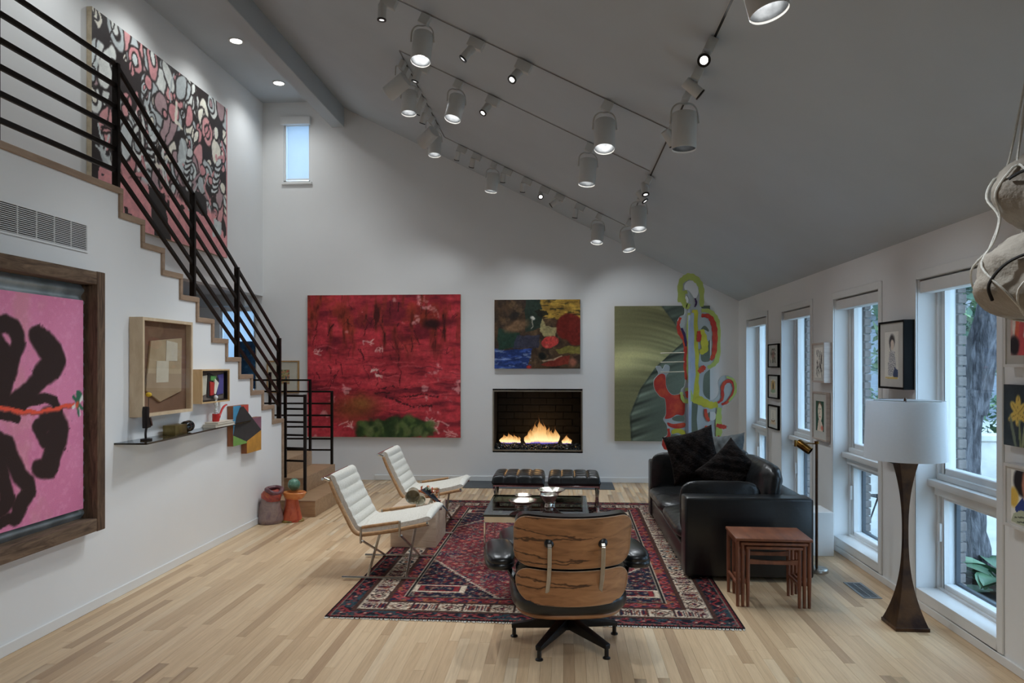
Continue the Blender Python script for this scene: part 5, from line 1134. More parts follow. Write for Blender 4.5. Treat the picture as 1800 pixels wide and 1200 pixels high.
# ---- pictures between the windows
def sketch(w, h, base, res=.006): return Paint(w, h, res, base, .004, 40)
blk_f = M('black_frame', (24, 23, 23), .7, 0, (18, 17, 17), 6, spec=.12); pink_f = M('pinkish_wood_frame', (206, 192, 182), .5, 0, (190, 174, 164), 8, (1, 1, 6)); white_f = M('white_frame', (226, 224, 220), .45)
PX = XR - .003
for k, (zb, lb) in enumerate(((1.563, 'small black framed landscape print, top of three between the far windows'), (1.222, 'small black framed print of an archway, middle of three between the far windows'), (.886, 'small black framed print of a boat, lowest of three between the far windows'))):
    P = sketch(.20, .16, (206, 204, 192), .005); u, v = P.u, P.v
    if k == 0: P.mix((fbm(u, v, 40, 3) - .42) * 7, (110, 116, 104), .9); P.ell(.10, .09, .05, .045, (160, 120, 110), 0, .5); P.mix((fbm(u, v, 60, 6) - .58) * 12, (60, 64, 62), .8)
    if k == 1: P.poly([(.02, .02), (.18, .02), (.18, .14), (.02, .14)], (150, 150, 130)); P.ell(.10, .09, .07, .06, (206, 176, 110), 0, .2); P.ell(.10, .085, .022, .045, (60, 56, 50), 0, .2); P.ell(.10, .03, .08, .02, (140, 170, 140), 0, .4)
    if k == 2: P.line([(.04, .04), (.10, .03), (.16, .045)], .02, (150, 120, 84)); P.line([(.09, .05), (.09, .14)], .006, (140, 140, 130)); P.line([(.09, .13), (.13, .06), (.06, .06)], .005, (160, 160, 150)); P.mix((v < .03) * 1.0, (196, 170, 130), .6)
    framed('small_framed_print', lb, (PX, 8.16, zb), RW, .385, .262, .014, .032, blk_f, (210, 212, 206), P, 'three small framed prints')
P = sketch(.21, .27, (224, 222, 214), .005); rr = random.Random(8)
for k in range(46): x = rr.uniform(.05, .19); y = rr.uniform(.05, .25); P.line([(x, y), (x + rr.uniform(-.02, .02), y - rr.uniform(.02, .07))], rr.uniform(.004, .010), (44, 42, 42), .85)
framed('ink_drawing', 'scribbled black ink drawing in a deep pinkish wood frame', (PX, 6.612, 1.438), RW, .31, .352, .016, .075, pink_f, (226, 224, 216), P)
P = sketch(.20, .27, (40, 78, 62), .005); P.ell(.105, .17, .055, .085, (226, 214, 194), .1, .1); P.poly([(.03, 0), (.18, 0), (.17, .06), (.13, .10), (.07, .10)], (224, 208, 188)); P.line([(.09, .2), (.1, .17), (.085, .15)], .005, (60, 50, 50)); P.ell(.08, .20, .008, .005, (40, 36, 40), 0, .3); P.ell(.125, .20, .008, .005, (40, 36, 40), 0, .3); P.line([(.09, .13), (.12, .13)], .006, (180, 80, 80)); P.line([(.06, .24), (.1, .26), (.15, .23)], .016, (120, 90, 70)); P.line([(.10, .10), (.11, .02)], .005, (70, 60, 60)); P.ell(.16, .03, .03, .02, (210, 110, 90), 0, .5)
framed('green_portrait', 'pale face on a dark green ground in a thin pinkish frame', (PX, 6.70, .915), RW, .365, .435, .014, .034, pink_f, (216, 214, 206), P)
P = sketch(.21, .33, (216, 214, 206), .005)
P.ell(.11, .26, .042, .045, (62, 60, 62), 0, .25); P.ell(.115, .235, .026, .036, (214, 200, 186), 0, .15); P.poly([(.05, .02), (.18, .02), (.17, .12), (.14, .19), (.10, .20), (.06, .14)], (196, 196, 196))
for k in range(13): y = .035 + k * .0125; P.line([(.05 + .02 * (y > .12), y), (.10, y - .012), (.165 - .01 * (y > .12), y)], .004, (92, 98, 112), .9)
P.line([(.09, .28), (.075, .22), (.095, .19)], .008, (60, 60, 64)); P.poly([(.12, .01), (.20, .01), (.20, .06), (.15, .08)], (60, 76, 112)); P.poly([(.01, 0), (.20, 0), (.20, .014), (.01, .014)], (206, 184, 110)); P.line([(.0, .33), (.21, .33)], .004, (150, 150, 146))
framed('figure_drawing', 'drawing of a seated dark haired figure in a deep black frame', (PX, 5.17, 1.43), RW, .39, .468, .014, .078, blk_f, (214, 212, 206), P)
P = sketch(.26, .3, (196, 198, 196), .006); P.ell(.13, .15, .08, .1, (150, 140, 130), .2, .4)
framed('lampshade_picture', 'black framed picture mostly hidden behind the white lampshade', (PX, 5.22, .91), RW, .40, .442, .014, .05, blk_f, (214, 212, 206), P)
P = sketch(.34, .34, (188, 150, 140), .006); P.ell(.09, .08, .07, .10, (196, 74, 78), .3, .2); P.ell(.05, .20, .03, .12, (214, 200, 190), -.2, .2); P.line([(.03, .3), (.06, .2), (.05, .1)], .03, (206, 92, 66)); P.line([(.12, .3), (.14, .2), (.12, .1)], .03, (226, 220, 210)); P.ell(.03, .05, .04, .05, (40, 34, 40), 0, .2); P.ell(.22, .2, .09, .12, (206, 188, 178), 0, .3); P.mott(30, .1, 3)
framed('pink_abstract', 'pink and red abstract in a white frame at the right edge', (PX, 3.715, 1.585), RW, .44, .46, .016, .05, white_f, (196, 190, 182), P)
P = sketch(.41, .315, (34, 42, 50), .006); u, v = P.u, P.v; P.mix((fbm(u, v, 9, 4) - .5) * 5, (48, 58, 64), .8)
for cx, cy in ((.12, .17), (.30, .20)):
    for a, L in ((1.57, .085), (2.4, .075), (.7, .07), (3.6, .08), (-.4, .08), (-1.6, .06)): P.ell(cx + math.cos(a) * L * .55, cy + math.sin(a) * L * .55, L * .55, .022, (214, 184, 78), a, .15); P.line([(cx, cy), (cx + math.cos(a) * L, cy + math.sin(a) * L)], .004, (150, 110, 40))
    P.line([(cx + .01, cy - .04), (cx + .02, 0)], .016, (120, 130, 90)); P.ell(cx - .04, cy - .1, .012, .09, (110, 120, 100), .3, .2); P.ell(cx + .05, cy - .1, .012, .09, (140, 146, 110), -.2, .2)
picture('iris_painting', 'yellow irises painted on a dark ground in a thin brown edge, at the right', 'painting', (PX, 3.76, 1.18), RW, P, .03, edge=M('brown_edge', (84, 52, 42), .5))
P = sketch(.33, .27, (222, 220, 212), .005); P.poly([(.02, .0), (.26, .0), (.26, .30), (.02, .30)], (226, 224, 216)); P.ell(.10, .22, .08, .08, (34, 30, 32), 0, .12); P.ell(.16, .2, .075, .10, (176, 118, 92), .1, .1); P.ell(.02, .13, .04, .05, (216, 176, 70), 0, .2); P.poly([(.03, .08), (.09, .14), (.15, .09), (.26, .12), (.26, .05), (.05, .03)], (46, 66, 130)); P.poly([(.0, .0), (.26, .0), (.26, .06), (.08, .075), (.02, .05)], (170, 176, 150)); P.line([(.11, .22), (.13, .235), (.16, .225)], .006, (34, 30, 32)); P.ell(.135, .21, .008, .006, (30, 28, 30), 0, .2); P.line([(.12, .17), (.145, .165), (.15, .20)], .005, (110, 70, 56)); P.line([(.125, .14), (.165, .138)], .008, (110, 50, 90)); P.line([(.03, .03), (.12, .045), (.2, .02)], .005, (40, 44, 44)); P.line([(.05, .01), (.15, .025)], .005, (40, 44, 44))
framed('bold_portrait', 'bold lined portrait with blue collar in a white frame at the lower right', (PX, 3.715, .765), RW, .44, .325, .016, .05, white_f, (224, 222, 216), P)
# ================================================================== WALL VENT
vt = thing('wall_grille', 'long slotted white air grille high on the stair wall', 'vent', (XL + .002, 3.70, 2.315), LW)
ob('frame', frame4(1.50, .185, .012, -.008, 0), white_wall, vt); ob('recess', rbox(-.738, .738, -.0015, -.0005, .012, .173), black_plastic, vt)
for k in range(14): ob('slat', rbox(-.738, .738, -.006, -.0016, .0155 + k * .0113, .0155 + k * .0113 + .0042), white_wall, vt)
for k in range(11): ob('divider', rbox(-.742 + k * .1475, -.738 + k * .1475, -.0075, -.0016, .012, .173), white_wall, vt)
# ================================================================== GLASS SHELF AND WHAT STANDS ON IT
smoke = glass_mat('smoked_glass', (.42, .40, .34)); SZ = 1.062
sh = thing('glass_shelf', 'wedge shaped smoked glass shelf on the stair wall', 'shelf', (XL, 5.6, SZ - .012))
ob('glass', MB().prism([(.001, -.87), (.222, -.855), (.06, 1.16), (.001, 1.20)], 0, .012, 'xy'), smoke, sh)
ob('edge', MB().bar((.2235, -.855, .006), (.0615, 1.16, .006), .002, .0118), M('shelf_edge', (52, 46, 34), .2, 0, (40, 36, 28), 5), sh); ob('edge', MB().bar((.001, -.8715, .006), (.2225, -.8565, .006), .002, .0118), bpy.data.materials['shelf_edge'], sh)
dark_br = M('dark_bronze', (40, 32, 30), .45, .4, (28, 22, 22), 14)
fg = thing('figurine', 'small dark figurine holding a yellow ball on a thin wire', 'figurine', (XL + .115, 4.92, SZ), LW)
ob('base', rbox(-.035, .035, -.025, .025, 0, .012), dark_br, fg, bevel=.002)
ob('leg', MB().tube(smooth_path([(-.005, 0, .01), (-.008, 0, .05), (.002, 0, .09)], 4), [.008] * 8 + [.011], 8), dark_br, fg, smooth=True)
ob('body', MB().prism([(-.022, .085), (.035, .09), (.036, .135), (.012, .16), (.014, .235), (-.02, .24), (-.026, .2)], -.018, .018, 'xz'), dark_br, fg, bevel=.005)
ob('arm', MB().bar((.02, -.018, .16), (.036, -.02, .10), .012, .012), M('bronze_arm', (84, 58, 48), .5), fg, bevel=.003)
ob('wire', MB().tube([(.028, 0, .12), (.03, 0, .31)], .0018, 6), dark_br, fg); ob('yellow_ball', MB().ball((.03, 0, .322), .021, 14, 9, (1, 1, .8)), M('yellow_wool', (222, 182, 50), .8), fg, smooth=True)
bb = thing('ball_box', 'brass wedge box with two glossy black balls on the glass shelf', 'sculpture', (XL + .09, 5.36, SZ), LW)
ob('box', MB().prism([(-.10, -.05), (.07, -.05), (.10, .05), (-.10, .05)], 0, .075, 'xy'), M('antique_brass', (150, 132, 84), .35, .8, (110, 96, 60), 8), bb, bevel=.003)
gblack = M('gloss_black', (10, 10, 11), .06, 0, (8, 8, 9), 5, spec=.8)
ob('ball', MB().ball((.105, -.02, .048), .046, 24, 16), gblack, bb, smooth=True); ob('ball', MB().ball((.185, .0, .048), .046, 24, 16), gblack, bb, smooth=True)
for k, (w, dz, c, lb) in enumerate(((.36, .026, (206, 198, 184), 'thicker pale book at the bottom of the pair on the glass shelf'), (.31, .018, (226, 214, 196), 'thin pale book lying on the other book on the glass shelf'))):
    t = thing('book', lb, 'book', (XL + .072, 6.10, SZ + (.026 if k else 0)), LW + .04 * k, 'two books on the shelf')
    ob('cover', MB().box(-w / 2, w / 2, -.058, .058, 0, .003).box(-w / 2, w / 2, -.058, .058, dz - .003, dz).box(-w / 2, w / 2, .0555, .058, .003, dz - .003), M('book_cover_%d' % k, c, .6), t); ob('pages', rbox(-w / 2 + .004, w / 2 - .004, -.053, .055, .0035, dz - .0035), M('book_pages_%d' % k, (228, 220, 204), .9, 0, (200, 190, 172), 2, (1, 1, 120)), t)
redm = M('red_lacquer', (196, 36, 34), .3); pz = SZ + .044
pp = thing('red_pipe', 'red tobacco pipe sculpture with a column of white smoke', 'sculpture', (XL + .075, 6.03, pz), LW)
ob('bowl', MB().lathe([(.0, 0), (.026, 0), (.03, .01), (.031, .068), (.026, .068), (.022, .02), (0, .018)], 20, cap=False), redm, pp, smooth=True)
ob('stem', MB().tube(smooth_path([(.02, 0, .012), (.06, 0, .04), (.12, 0, .105), (.17, 0, .13), (.20, 0, .134)], 5), [.013] * 6 + [.009] * 9 + [.007] * 6, 8), redm, pp, smooth=True)
mb = MB()
for k in range(9): mb.ball((.004 * math.sin(k * 2.1), .003 * math.cos(k), .066 + k * .018), .015 + .004 * math.sin(k * 1.7), 10, 7)
ob('smoke', mb, M('white_smoke', (226, 228, 226), .5), pp, smooth=True)
# ================================================================== CERAMIC PAIR ON THE FLOOR
def clay(name, c1, c2, c3):
    m, nt, b = nmat(name); v = coords(nt, (1, 1, 1)); n1 = noise(nt, v, 9, 5, .6, .8); nt.links.new(ramp(nt, n1, [(.3, lin(c1)), (.5, lin(c2)), (.68, lin(c3))]), b.inputs['Base Color']); b.inputs['Roughness'].default_value = .35; bump(nt, b, n1, .4, .02); return m
def lump(prof, wob, ph, ell=1.0, lean_=(0, 0)):
    mb = MB(); n = 28
    def f(u, v):
        k = v * (len(prof) - 1); i = min(int(k), len(prof) - 2); fr = k - i; r = prof[i][0] * (1 - fr) + prof[i + 1][0] * fr; z = prof[i][1] * (1 - fr) + prof[i + 1][1] * fr; a = 2 * PI * u
        r *= 1 + wob * math.sin(2 * a + ph + z * 9) + wob * .6 * math.sin(3 * a - z * 14 + ph)
        return (r * math.cos(a) * ell + lean_[0] * z, r * math.sin(a) + lean_[1] * z, z + wob * .25 * r * math.sin(2 * a + ph) * (z > .2))
    mb.grid(f, n, 34, cu=True); return mb
cu = thing('ceramic_vessel', 'lumpy purple grey and orange ceramic vessel against the stair wall', 'ceramic', (-2.945, 7.10, 0))
ob('body', lump([(.0, 0), (.105, .0), (.118, .03), (.11, .12), (.098, .2), (.082, .27), (.06, .31)], .07, .5), clay('mauve_glaze', (128, 108, 108), (150, 128, 122), (116, 96, 104)), cu, smooth=True)
ob('shoulder', lump([(.09, .23), (.098, .26), (.10, .295), (.08, .325), (.05, .34), (.045, .30), (.03, .26)], .10, 1.3, 1.1, (.05, 0)), clay('amber_glaze', (196, 112, 60), (168, 72, 60), (110, 50, 56)), cu, smooth=True)
ob('lip', MB().tube(smooth_path([(.09, -.06, .30), (.02, -.09, .335), (-.03, -.02, .345), (.03, .06, .35), (.11, .03, .335)], 5, True), .022, 8, True), clay('plum_glaze', (112, 56, 66), (92, 50, 56), (134, 92, 92)), cu, smooth=True)
ct = thing('ceramic_vessel', 'red orange ceramic vessel with flared mouth holding a green ball', 'ceramic', (-2.765, 7.20, 0))
red_gl = clay('red_glaze', (180, 72, 48), (196, 96, 62), (160, 52, 40))
ob('body', lump([(.0, 0), (.098, .0), (.10, .03), (.088, .10), (.072, .18), (.068, .225), (.08, .255), (.095, .29)], .05, 2.0), red_gl, ct, smooth=True)
ob('mouth', lump([(.07, .235), (.09, .26), (.105, .30), (.098, .308), (.07, .285), (.05, .24), (0.0, .22)], .08, .4, 1.15, (.14, -.1)), clay('orange_glaze', (206, 122, 66), (216, 140, 80), (190, 88, 54)), ct, smooth=True)
ob('moss', lump([(.0, .001), (.106, .001), (.108, .012), (.09, .03)], .10, 1.0), clay('moss_glaze', (112, 112, 60), (150, 126, 66), (92, 88, 50)), ct, smooth=True)
ob('green_ball', MB().ball((.005, .05, .365), .062, 22, 14, fn=lambda d: 1 + .05 * math.sin(d.x * 11 + d.y * 9) * math.sin(d.z * 12)), clay('verdigris', (92, 140, 118), (70, 116, 98), (130, 172, 148)), ct, smooth=True)
# ================================================================== CACTUS CUT-OUT SCULPTURE
def plate(name, loops, th, mat, parent, y=0.0, nsm=4):
    cu_ = bpy.data.curves.new(name, 'CURVE'); cu_.dimensions = '2D'; cu_.fill_mode = 'BOTH'; cu_.extrude = th / 2; cu_.bevel_depth = 0
    for lp_ in loops:
        P_ = smooth_path([(a, b, 0) for a, b in lp_], nsm, True); sp = cu_.splines.new('POLY'); sp.points.add(len(P_) - 1); sp.use_cyclic_u = True
        for p, q in zip(sp.points, P_): p.co = (q.x, q.y, 0, 1)
    tmp = bpy.data.objects.new('tmp', cu_); COL.objects.link(tmp); dg = bpy.context.evaluated_depsgraph_get(); dg.update()
    me = bpy.data.meshes.new_from_object(tmp.evaluated_get(dg)); bpy.data.objects.remove(tmp); bpy.data.curves.remove(cu_)
    me.name = name; me.transform(Matrix.Rotation(PI / 2, 4, 'X')); me.transform(Matrix.Translation((0, y, 0)))
    me.materials.clear(); me.materials.append(mat); o = bpy.data.objects.new(name, me); COL.objects.link(o); o.parent = parent; return o
k_ = 1 / 155.0
cx_ = lambda a: ((1060 + a * .2667) - 1215) * k_
cz_ = lambda b: 1.6 + (640 - (470 + b * .2667)) * k_
LP = lambda pts: [(cx_(a), cz_(b)) for a, b in pts]
ca = thing('cactus_sculpture', 'tall painted plywood cactus sculpture in lime, grey and orange behind the sofa', 'sculpture', (1.455, 8.30, 0))
grey_p = M('pale_grey_paint', (196, 202, 198), .5, 0, (184, 190, 190), 6); lime = M('lime_paint', (200, 212, 112), .5, 0, (190, 206, 110), 8); orange = M('orange_paint', (226, 88, 54), .5, 0, (206, 60, 48), 9, lo=.4, hi=.55); yellow_p = M('yellow_paint', (222, 212, 70), .5, 0, (206, 196, 60), 8); purple = M('purple_paint', (70, 44, 92), .5); lilac = M('lilac_paint', (178, 190, 214), .5, 0, (196, 206, 214), 7)
outer = [(570, 52), (622, 82), (650, 140), (652, 230), (640, 268), (690, 275), (738, 318), (758, 385), (757, 580), (735, 640), (685, 678), (657, 712), (650, 790), (658, 840), (700, 872), (738, 855), (755, 810), (750, 752), (775, 716), (820, 712), (858, 745), (866, 820), (830, 880), (778, 912), (768, 960), (766, 1025), (812, 1045), (770, 1062), (766, 1105), (806, 1150), (755, 1165), (742, 1250), (742, 1567), (545, 1567), (545, 1200), (535, 1120), (452, 1098), (440, 1130), (456, 1170), (420, 1202), (385, 1170), (392, 1125), (420, 1100), (416, 1040), (394, 1002), (410, 960), (404, 870), (370, 850), (335, 800), (332, 740), (362, 700), (344, 655), (372, 648), (390, 668), (406, 640), (434, 650), (430, 690), (412, 720), (415, 788), (450, 835), (500, 830), (512, 800), (535, 760), (536, 560), (526, 470), (490, 425), (483, 370), (500, 325), (532, 305), (525, 240), (497, 180), (500, 110), (532, 66)]
holes = [[(530, 118), (552, 92), (585, 88), (612, 112), (624, 155), (612, 196), (592, 200), (574, 172), (552, 150), (534, 148)], [(532, 205), (545, 186), (558, 205), (556, 230), (542, 236)], [(640, 402), (662, 384), (688, 408), (686, 425), (664, 412), (645, 412)], [(640, 560), (672, 560), (684, 490), (704, 486), (702, 600), (672, 622), (640, 612)], [(452, 990), (490, 974), (530, 982), (530, 1010), (490, 1014), (458, 1006)], [(580, 870), (604, 862), (618, 900), (612, 1000), (618, 1100), (596, 1112), (578, 1090)], [(676, 975), (690, 952), (722, 950), (738, 970), (728, 1000), (700, 1004)]]
ob_ = plate('body_panel', [LP(outer)] + [LP(h) for h in holes], .022, grey_p, ca)
cw = cx_(560)
ob('cross_panel', MB().prism([(.0, .0), (-.10, .0), (-.10, .3), (-.05, .5), (-.045, .9), (-.07, 1.1), (-.05, 1.35), (-.03, 1.5), (-.03, 2.1), (0, 2.3), (.05, 2.1), (.06, 1.5), (.2, 1.2), (.14, .9), (.12, .4), (.22, .2), (.22, 0)], cw - .011, cw + .011, 'yz'), lilac, ca)
F_ = -.0135
bn_ = [0]
def band_(name, pts, wd, m, y=F_): bn_[0] += 1; ob(name, ribbon(LP(pts), wd, y - .0004 - .0005 * bn_[0]), m, ca)
def ribbon(pts, wd, y):
    P_ = smooth_path([(a, 0, b) for a, b in pts], 6); vs = []
    n = len(P_)
    for i, p in enumerate(P_):
        t = (P_[min(i + 1, n - 1)] - P_[max(i - 1, 0)]).normalized(); q = Vector((-t.z, 0, t.x)); w = wd / 2 * (.55 + .45 * math.sin(PI * min(1, (i + .5) / n * 1.0)) + .12 * math.sin(i * 1.7))
        for s in (1, -1):
            for d in (0, .0004): vs.append(p + q * s * w + Vector((0, y + d, 0)))
    fs = []
    for i in range(n - 1):
        a = i * 4; b = a + 4; fs += [(a, b, b + 2, a + 2), (a + 1, a + 3, b + 3, b + 1), (a, a + 1, b + 1, b), (a + 2, b + 2, b + 3, a + 3)]
    return MB().add(vs, fs + [(0, 2, 3, 1), (n * 4 - 4, n * 4 - 3, n * 4 - 1, n * 4 - 2)])
plate('red_arm', [LP([(372, 702), (405, 712), (413, 790), (450, 838), (505, 836), (530, 850), (528, 965), (480, 968), (445, 990), (405, 995), (412, 960), (406, 868), (372, 848), (338, 798), (336, 742)])], .003, orange, ca, F_)
plate('red_belly', [LP([(420, 1020), (460, 1030), (530, 1022), (530, 1050), (480, 1060), (430, 1045)])], .003, orange, ca, F_)
plate('yellow_belly', [LP([(450, 1070), (495, 1060), (533, 1078), (533, 1112), (490, 1088), (452, 1096)])], .003, yellow_p, ca, F_)
band_('lime_edge', [(500, 230), (505, 110), (535, 72), (570, 62), (615, 90), (640, 145), (642, 260)], .075, lime)
band_('lime_edge', [(548, 160), (520, 175), (522, 220), (545, 262), (560, 240)], .06, lime); band_('lime_edge', [(598, 280), (598, 500), (596, 700), (600, 850), (640, 880), (700, 905), (745, 900)], .10, yellow_p)
band_('lime_edge', [(640, 285), (690, 290), (728, 330), (744, 390), (744, 580), (722, 635), (680, 660)], .06, lime); band_('orange_stroke', [(640, 318), (690, 325), (716, 370), (727, 440), (722, 560), (700, 610)], .06, orange); band_('orange_stroke', [(622, 690), (645, 668), (662, 650)], .06, orange)
band_('lime_edge', [(640, 410), (655, 470), (660, 540), (628, 560)], .08, yellow_p, F_ - .003); band_('orange_stroke', [(622, 420), (625, 460), (618, 490)], .05, orange, F_ - .003)
band_('orange_stroke', [(505, 330), (490, 375), (498, 430), (530, 480), (538, 560), (534, 650), (542, 740)], .045, orange); band_('purple_stroke', [(512, 400), (530, 450), (540, 520)], .03, purple); band_('purple_stroke', [(598, 205), (606, 235), (596, 262)], .022, purple, F_ - .003)
band_('lime_edge', [(508, 820), (520, 868), (548, 880), (572, 855), (560, 810), (535, 800)], .05, lime, F_ - .003); band_('orange_stroke', [(540, 815), (552, 840), (542, 855)], .045, orange, F_ - .005)
band_('orange_stroke', [(745, 890), (775, 860), (775, 790), (800, 750), (840, 755), (850, 810), (810, 880), (770, 900)], .04, orange); band_('lime_edge', [(800, 720), (848, 745), (856, 820), (815, 880)], .03, lime, F_ - .002)
band_('lime_edge', [(560, 300), (556, 420), (562, 520), (556, 640), (560, 760)], .05, lime); band_('lilac_stroke', [(580, 300), (578, 500), (584, 700), (560, 900), (555, 1100), (550, 1300)], .06, lilac)
band_('lime_edge', [(755, 920), (750, 1000), (752, 1080), (735, 1160)], .07, lime); band_('orange_stroke', [(665, 930), (672, 980), (690, 1010)], .04, orange); band_('orange_stroke', [(735, 1035), (770, 1045), (800, 1048)], .05, orange); band_('orange_stroke', [(740, 1110), (765, 1130), (795, 1150)], .05, orange); band_('orange_stroke', [(672, 1040), (670, 1090)], .04, orange)
band_('orange_stroke', [(425, 1060), (428, 1110), (400, 1140), (402, 1180), (432, 1188), (445, 1150), (430, 1120)], .045, orange); band_('yellow_stroke', [(418, 1140), (422, 1170)], .05, yellow_p)
for b in (565, 625, 690): ob('dowel', MB().tube([(cx_(375), -.02, cz_(b)), (cx_(530), -.02, cz_(b - 4))], .0055, 6), cream_p, ca)
ob('base', rbox(-.45, .45, -.26, .26, 0, .02), grey_p, ca, bevel=.003)
# ================================================================== HANGING STONES IN ROPE
papier = M('chalky_papier', (176, 168, 156), .9, 0, (140, 132, 122), 4, bmp=.8, bscale=9, bdist=.03)
hg = thing('hanging_sculpture', 'two chalky boulder forms hanging in a white rope net at the right', 'sculpture', (1.62, 2.60, 1.75))
def rock(r, sq_, seed):
    return lambda d: 1 + .05 * math.sin(d.x * 4 + seed) + .045 * math.sin(d.y * 5 + seed * 2 + d.z * 3) + .03 * math.sin(d.z * 8 + d.x * 6 + seed) + .012 * math.sin(d.x * 21 + d.z * 17)
ob('boulder', MB().ball((0, 0, .45), .135, 44, 30, (1.0, 1.0, .98), rock(1, 1, 1.0)), papier, hg, smooth=True)
ob('boulder', MB().ball((.03, 0, .152), .188, 48, 32, (1.12, 1.0, .80), rock(1, 1, 3.7)), papier, hg, smooth=True)
rope = M('white_rope', (224, 222, 214), .85, 0, (204, 202, 194), 120, bmp=.3)
def orb(c, r, sq_, d, k=1.03): d = Vector(d).normalized(); return Vector((c[0] + d.x * r * sq_[0] * k, c[1] + d.y * r * sq_[1] * k, c[2] + d.z * r * sq_[2] * k))
C1, C2 = ((0, 0, .45), .135, (1, 1, .98)), ((.03, 0, .152), .188, (1.12, 1, .80))
def net(n, tw, ph):
    for k in range(n):
        a = 2 * PI * k / n + ph; D = lambda el, da: (math.cos(a + da) * math.cos(el), math.sin(a + da) * math.cos(el), math.sin(el))
        pts = [(0, 0, 1.02), orb(*C1, D(1.0, 0), 1.06), orb(*C1, D(.45, tw * .5), 1.06), orb(*C1, D(-.1, tw), 1.07), orb(*C1, D(-.7, tw * 1.3), 1.08), orb(*C2, D(.75, tw * 1.3), 1.08), orb(*C2, D(.2, tw * 1.7), 1.07), orb(*C2, D(-.35, tw * 2.2), 1.08), orb(*C2, D(-1.0, tw * 2.4), 1.08), orb(*C2, (0, 0, -1), 1.06)]
        ob('rope', MB().tube(smooth_path(pts, 5), .0042, 6), rope, hg, smooth=True)
net(4, .8, .3); net(4, -.8, .9)
ob('rope', MB().tube([(0, 0, 1.0), (0, 0, ceil_z(1.62) - 1.75)], .005, 6), rope, hg)
cord = M('black_cord', (22, 20, 20), .7)
for c, els in ((C1, [(3.6, .15), (3.9, .28), (4.2, .22), (4.6, .05), (5.0, -.1)]), (C2, [(3.3, -.55), (3.4, -.2), (3.7, .2), (4.1, .42), (4.6, .5), (5.1, .45)])):
    pts = [orb(*c, (math.cos(a) * math.cos(e), math.sin(a) * math.cos(e), math.sin(e)), 1.075) for a, e in els]; ob('black_cord', MB().tube(smooth_path(pts, 5), .0055, 6), cord, hg, smooth=True)
# ================================================================== OUTSIDE PLANTS
bark = M('oak_bark', (114, 112, 116), .95, 0, (62, 60, 64), 15, (1.6, 1.6, .4), lo=.36, hi=.62, bmp=1.0, bscale=13, bdist=.06)
def trunk(path, rs, seed):
    P_ = smooth_path(path, 8); n = len(P_); mb = MB(); m_ = 22
    R = [np.interp(i / (n - 1), np.linspace(0, 1, len(rs)), rs) for i in range(n)]
    mb.tube(P_, R, m_); q = []
    for i, p in enumerate(mb.v):
        c = P_[min(i // m_, n - 1)]; d = Vector(p) - c; a = i % m_; d *= 1 + .07 * math.sin(a * 2.3 + seed + .9 * math.sin(i // m_ * .8)) + .04 * math.sin(a * 5.1 + (i // m_) * 1.1); q.append(tuple(c + d))
    mb.v = q; return mb
tr_ = thing('oak_tree', 'forked grey barked tree close outside the big window', 'tree', (3.24, 6.15, -.1))
ob('trunk', trunk([(0, 0, -.05), (.02, 0, .35), (.0, .02, .9), (.02, .0, 1.5)], [.22, .165, .145, .16], 1), bark, tr_, smooth=True)
ob('branch', trunk([(.06, -.02, 1.3), (.12, -.04, 1.7), (.22, -.1, 2.2), (.36, -.16, 2.9), (.45, -.2, 3.8)], [.12, .125, .12, .11, .09], 2), bark, tr_, smooth=True)
ob('branch', trunk([(-.04, .02, 1.3), (-.10, .04, 1.7), (-.16, .08, 2.3), (-.2, .1, 3.8)], [.10, .09, .085, .07], 3), bark, tr_, smooth=True)
def leaf_cloud(name, label, cat, loc, blobs, n, size, mats, seed, trunk_r=.1, trunk_h=1.0, group=None):
    rs = random.Random(seed); t = thing(name, label, cat, loc, 0, group)
    for mi, m in enumerate(mats):
        mb = MB()
        for k in range(n // len(mats)):
            b = rs.choice(blobs); d = Vector((rs.gauss(0, 1), rs.gauss(0, 1), rs.gauss(0, 1))).normalized() * rs.uniform(.55, 1.0) ** .5
            p = Vector(b[:3]) + Vector((d.x * b[3], d.y * b[3], d.z * b[4])); q = Matrix.Rotation(rs.uniform(0, 6.28), 3, Vector((rs.gauss(0, 1), rs.gauss(0, 1), rs.gauss(0, 1))).normalized()); s = size * rs.uniform(.6, 1.3)
            mb.add([p + q @ Vector(v) * s for v in ((-1, 0, 0), (0, -.42, .08), (1, 0, 0), (0, .42, .08))], [(0, 1, 2, 3)])
        o = ob('foliage', mb, m, t); o['kind'] = 'stuff'
    if trunk_r: ob('trunk', MB().tube([(0, 0, 0), (.05, 0, trunk_h * .5), (0, 0, trunk_h)], [trunk_r * 1.3, trunk_r, trunk_r * .7], 10), bark, t, smooth=True)
    return t
lf = [M('leaf_%d' % k, c, .6, 0, tuple(int(x * .8) for x in c), 3) for k, c in enumerate(((84, 118, 84), (60, 94, 70), (116, 142, 100), (96, 128, 110)))]
leaf_cloud('garden_tree', 'leafy green tree over the garden wall, nearest the house', 'tree', (5.6, 12.2, -.1), [(0, 0, 2.6, 1.6, 1.2), (1.2, .5, 3.2, 1.3, 1.2), (-.8, .3, 3.6, 1.3, 1.2), (.4, 0, 4.4, 1.2, 1.0)], 5200, .10, lf[:3], 3, .16, 3.0, 'trees beyond the garden wall')
leaf_cloud('garden_tree', 'leafy green tree seen over the far end of the garden wall', 'tree', (8.6, 13.5, -.1), [(0, 0, 2.8, 1.9, 1.5), (1.3, .5, 3.8, 1.6, 1.2), (-1.1, .3, 4.2, 1.5, 1.2)], 5200, .11, lf[1:], 5, .16, 3.0, 'trees beyond the garden wall')
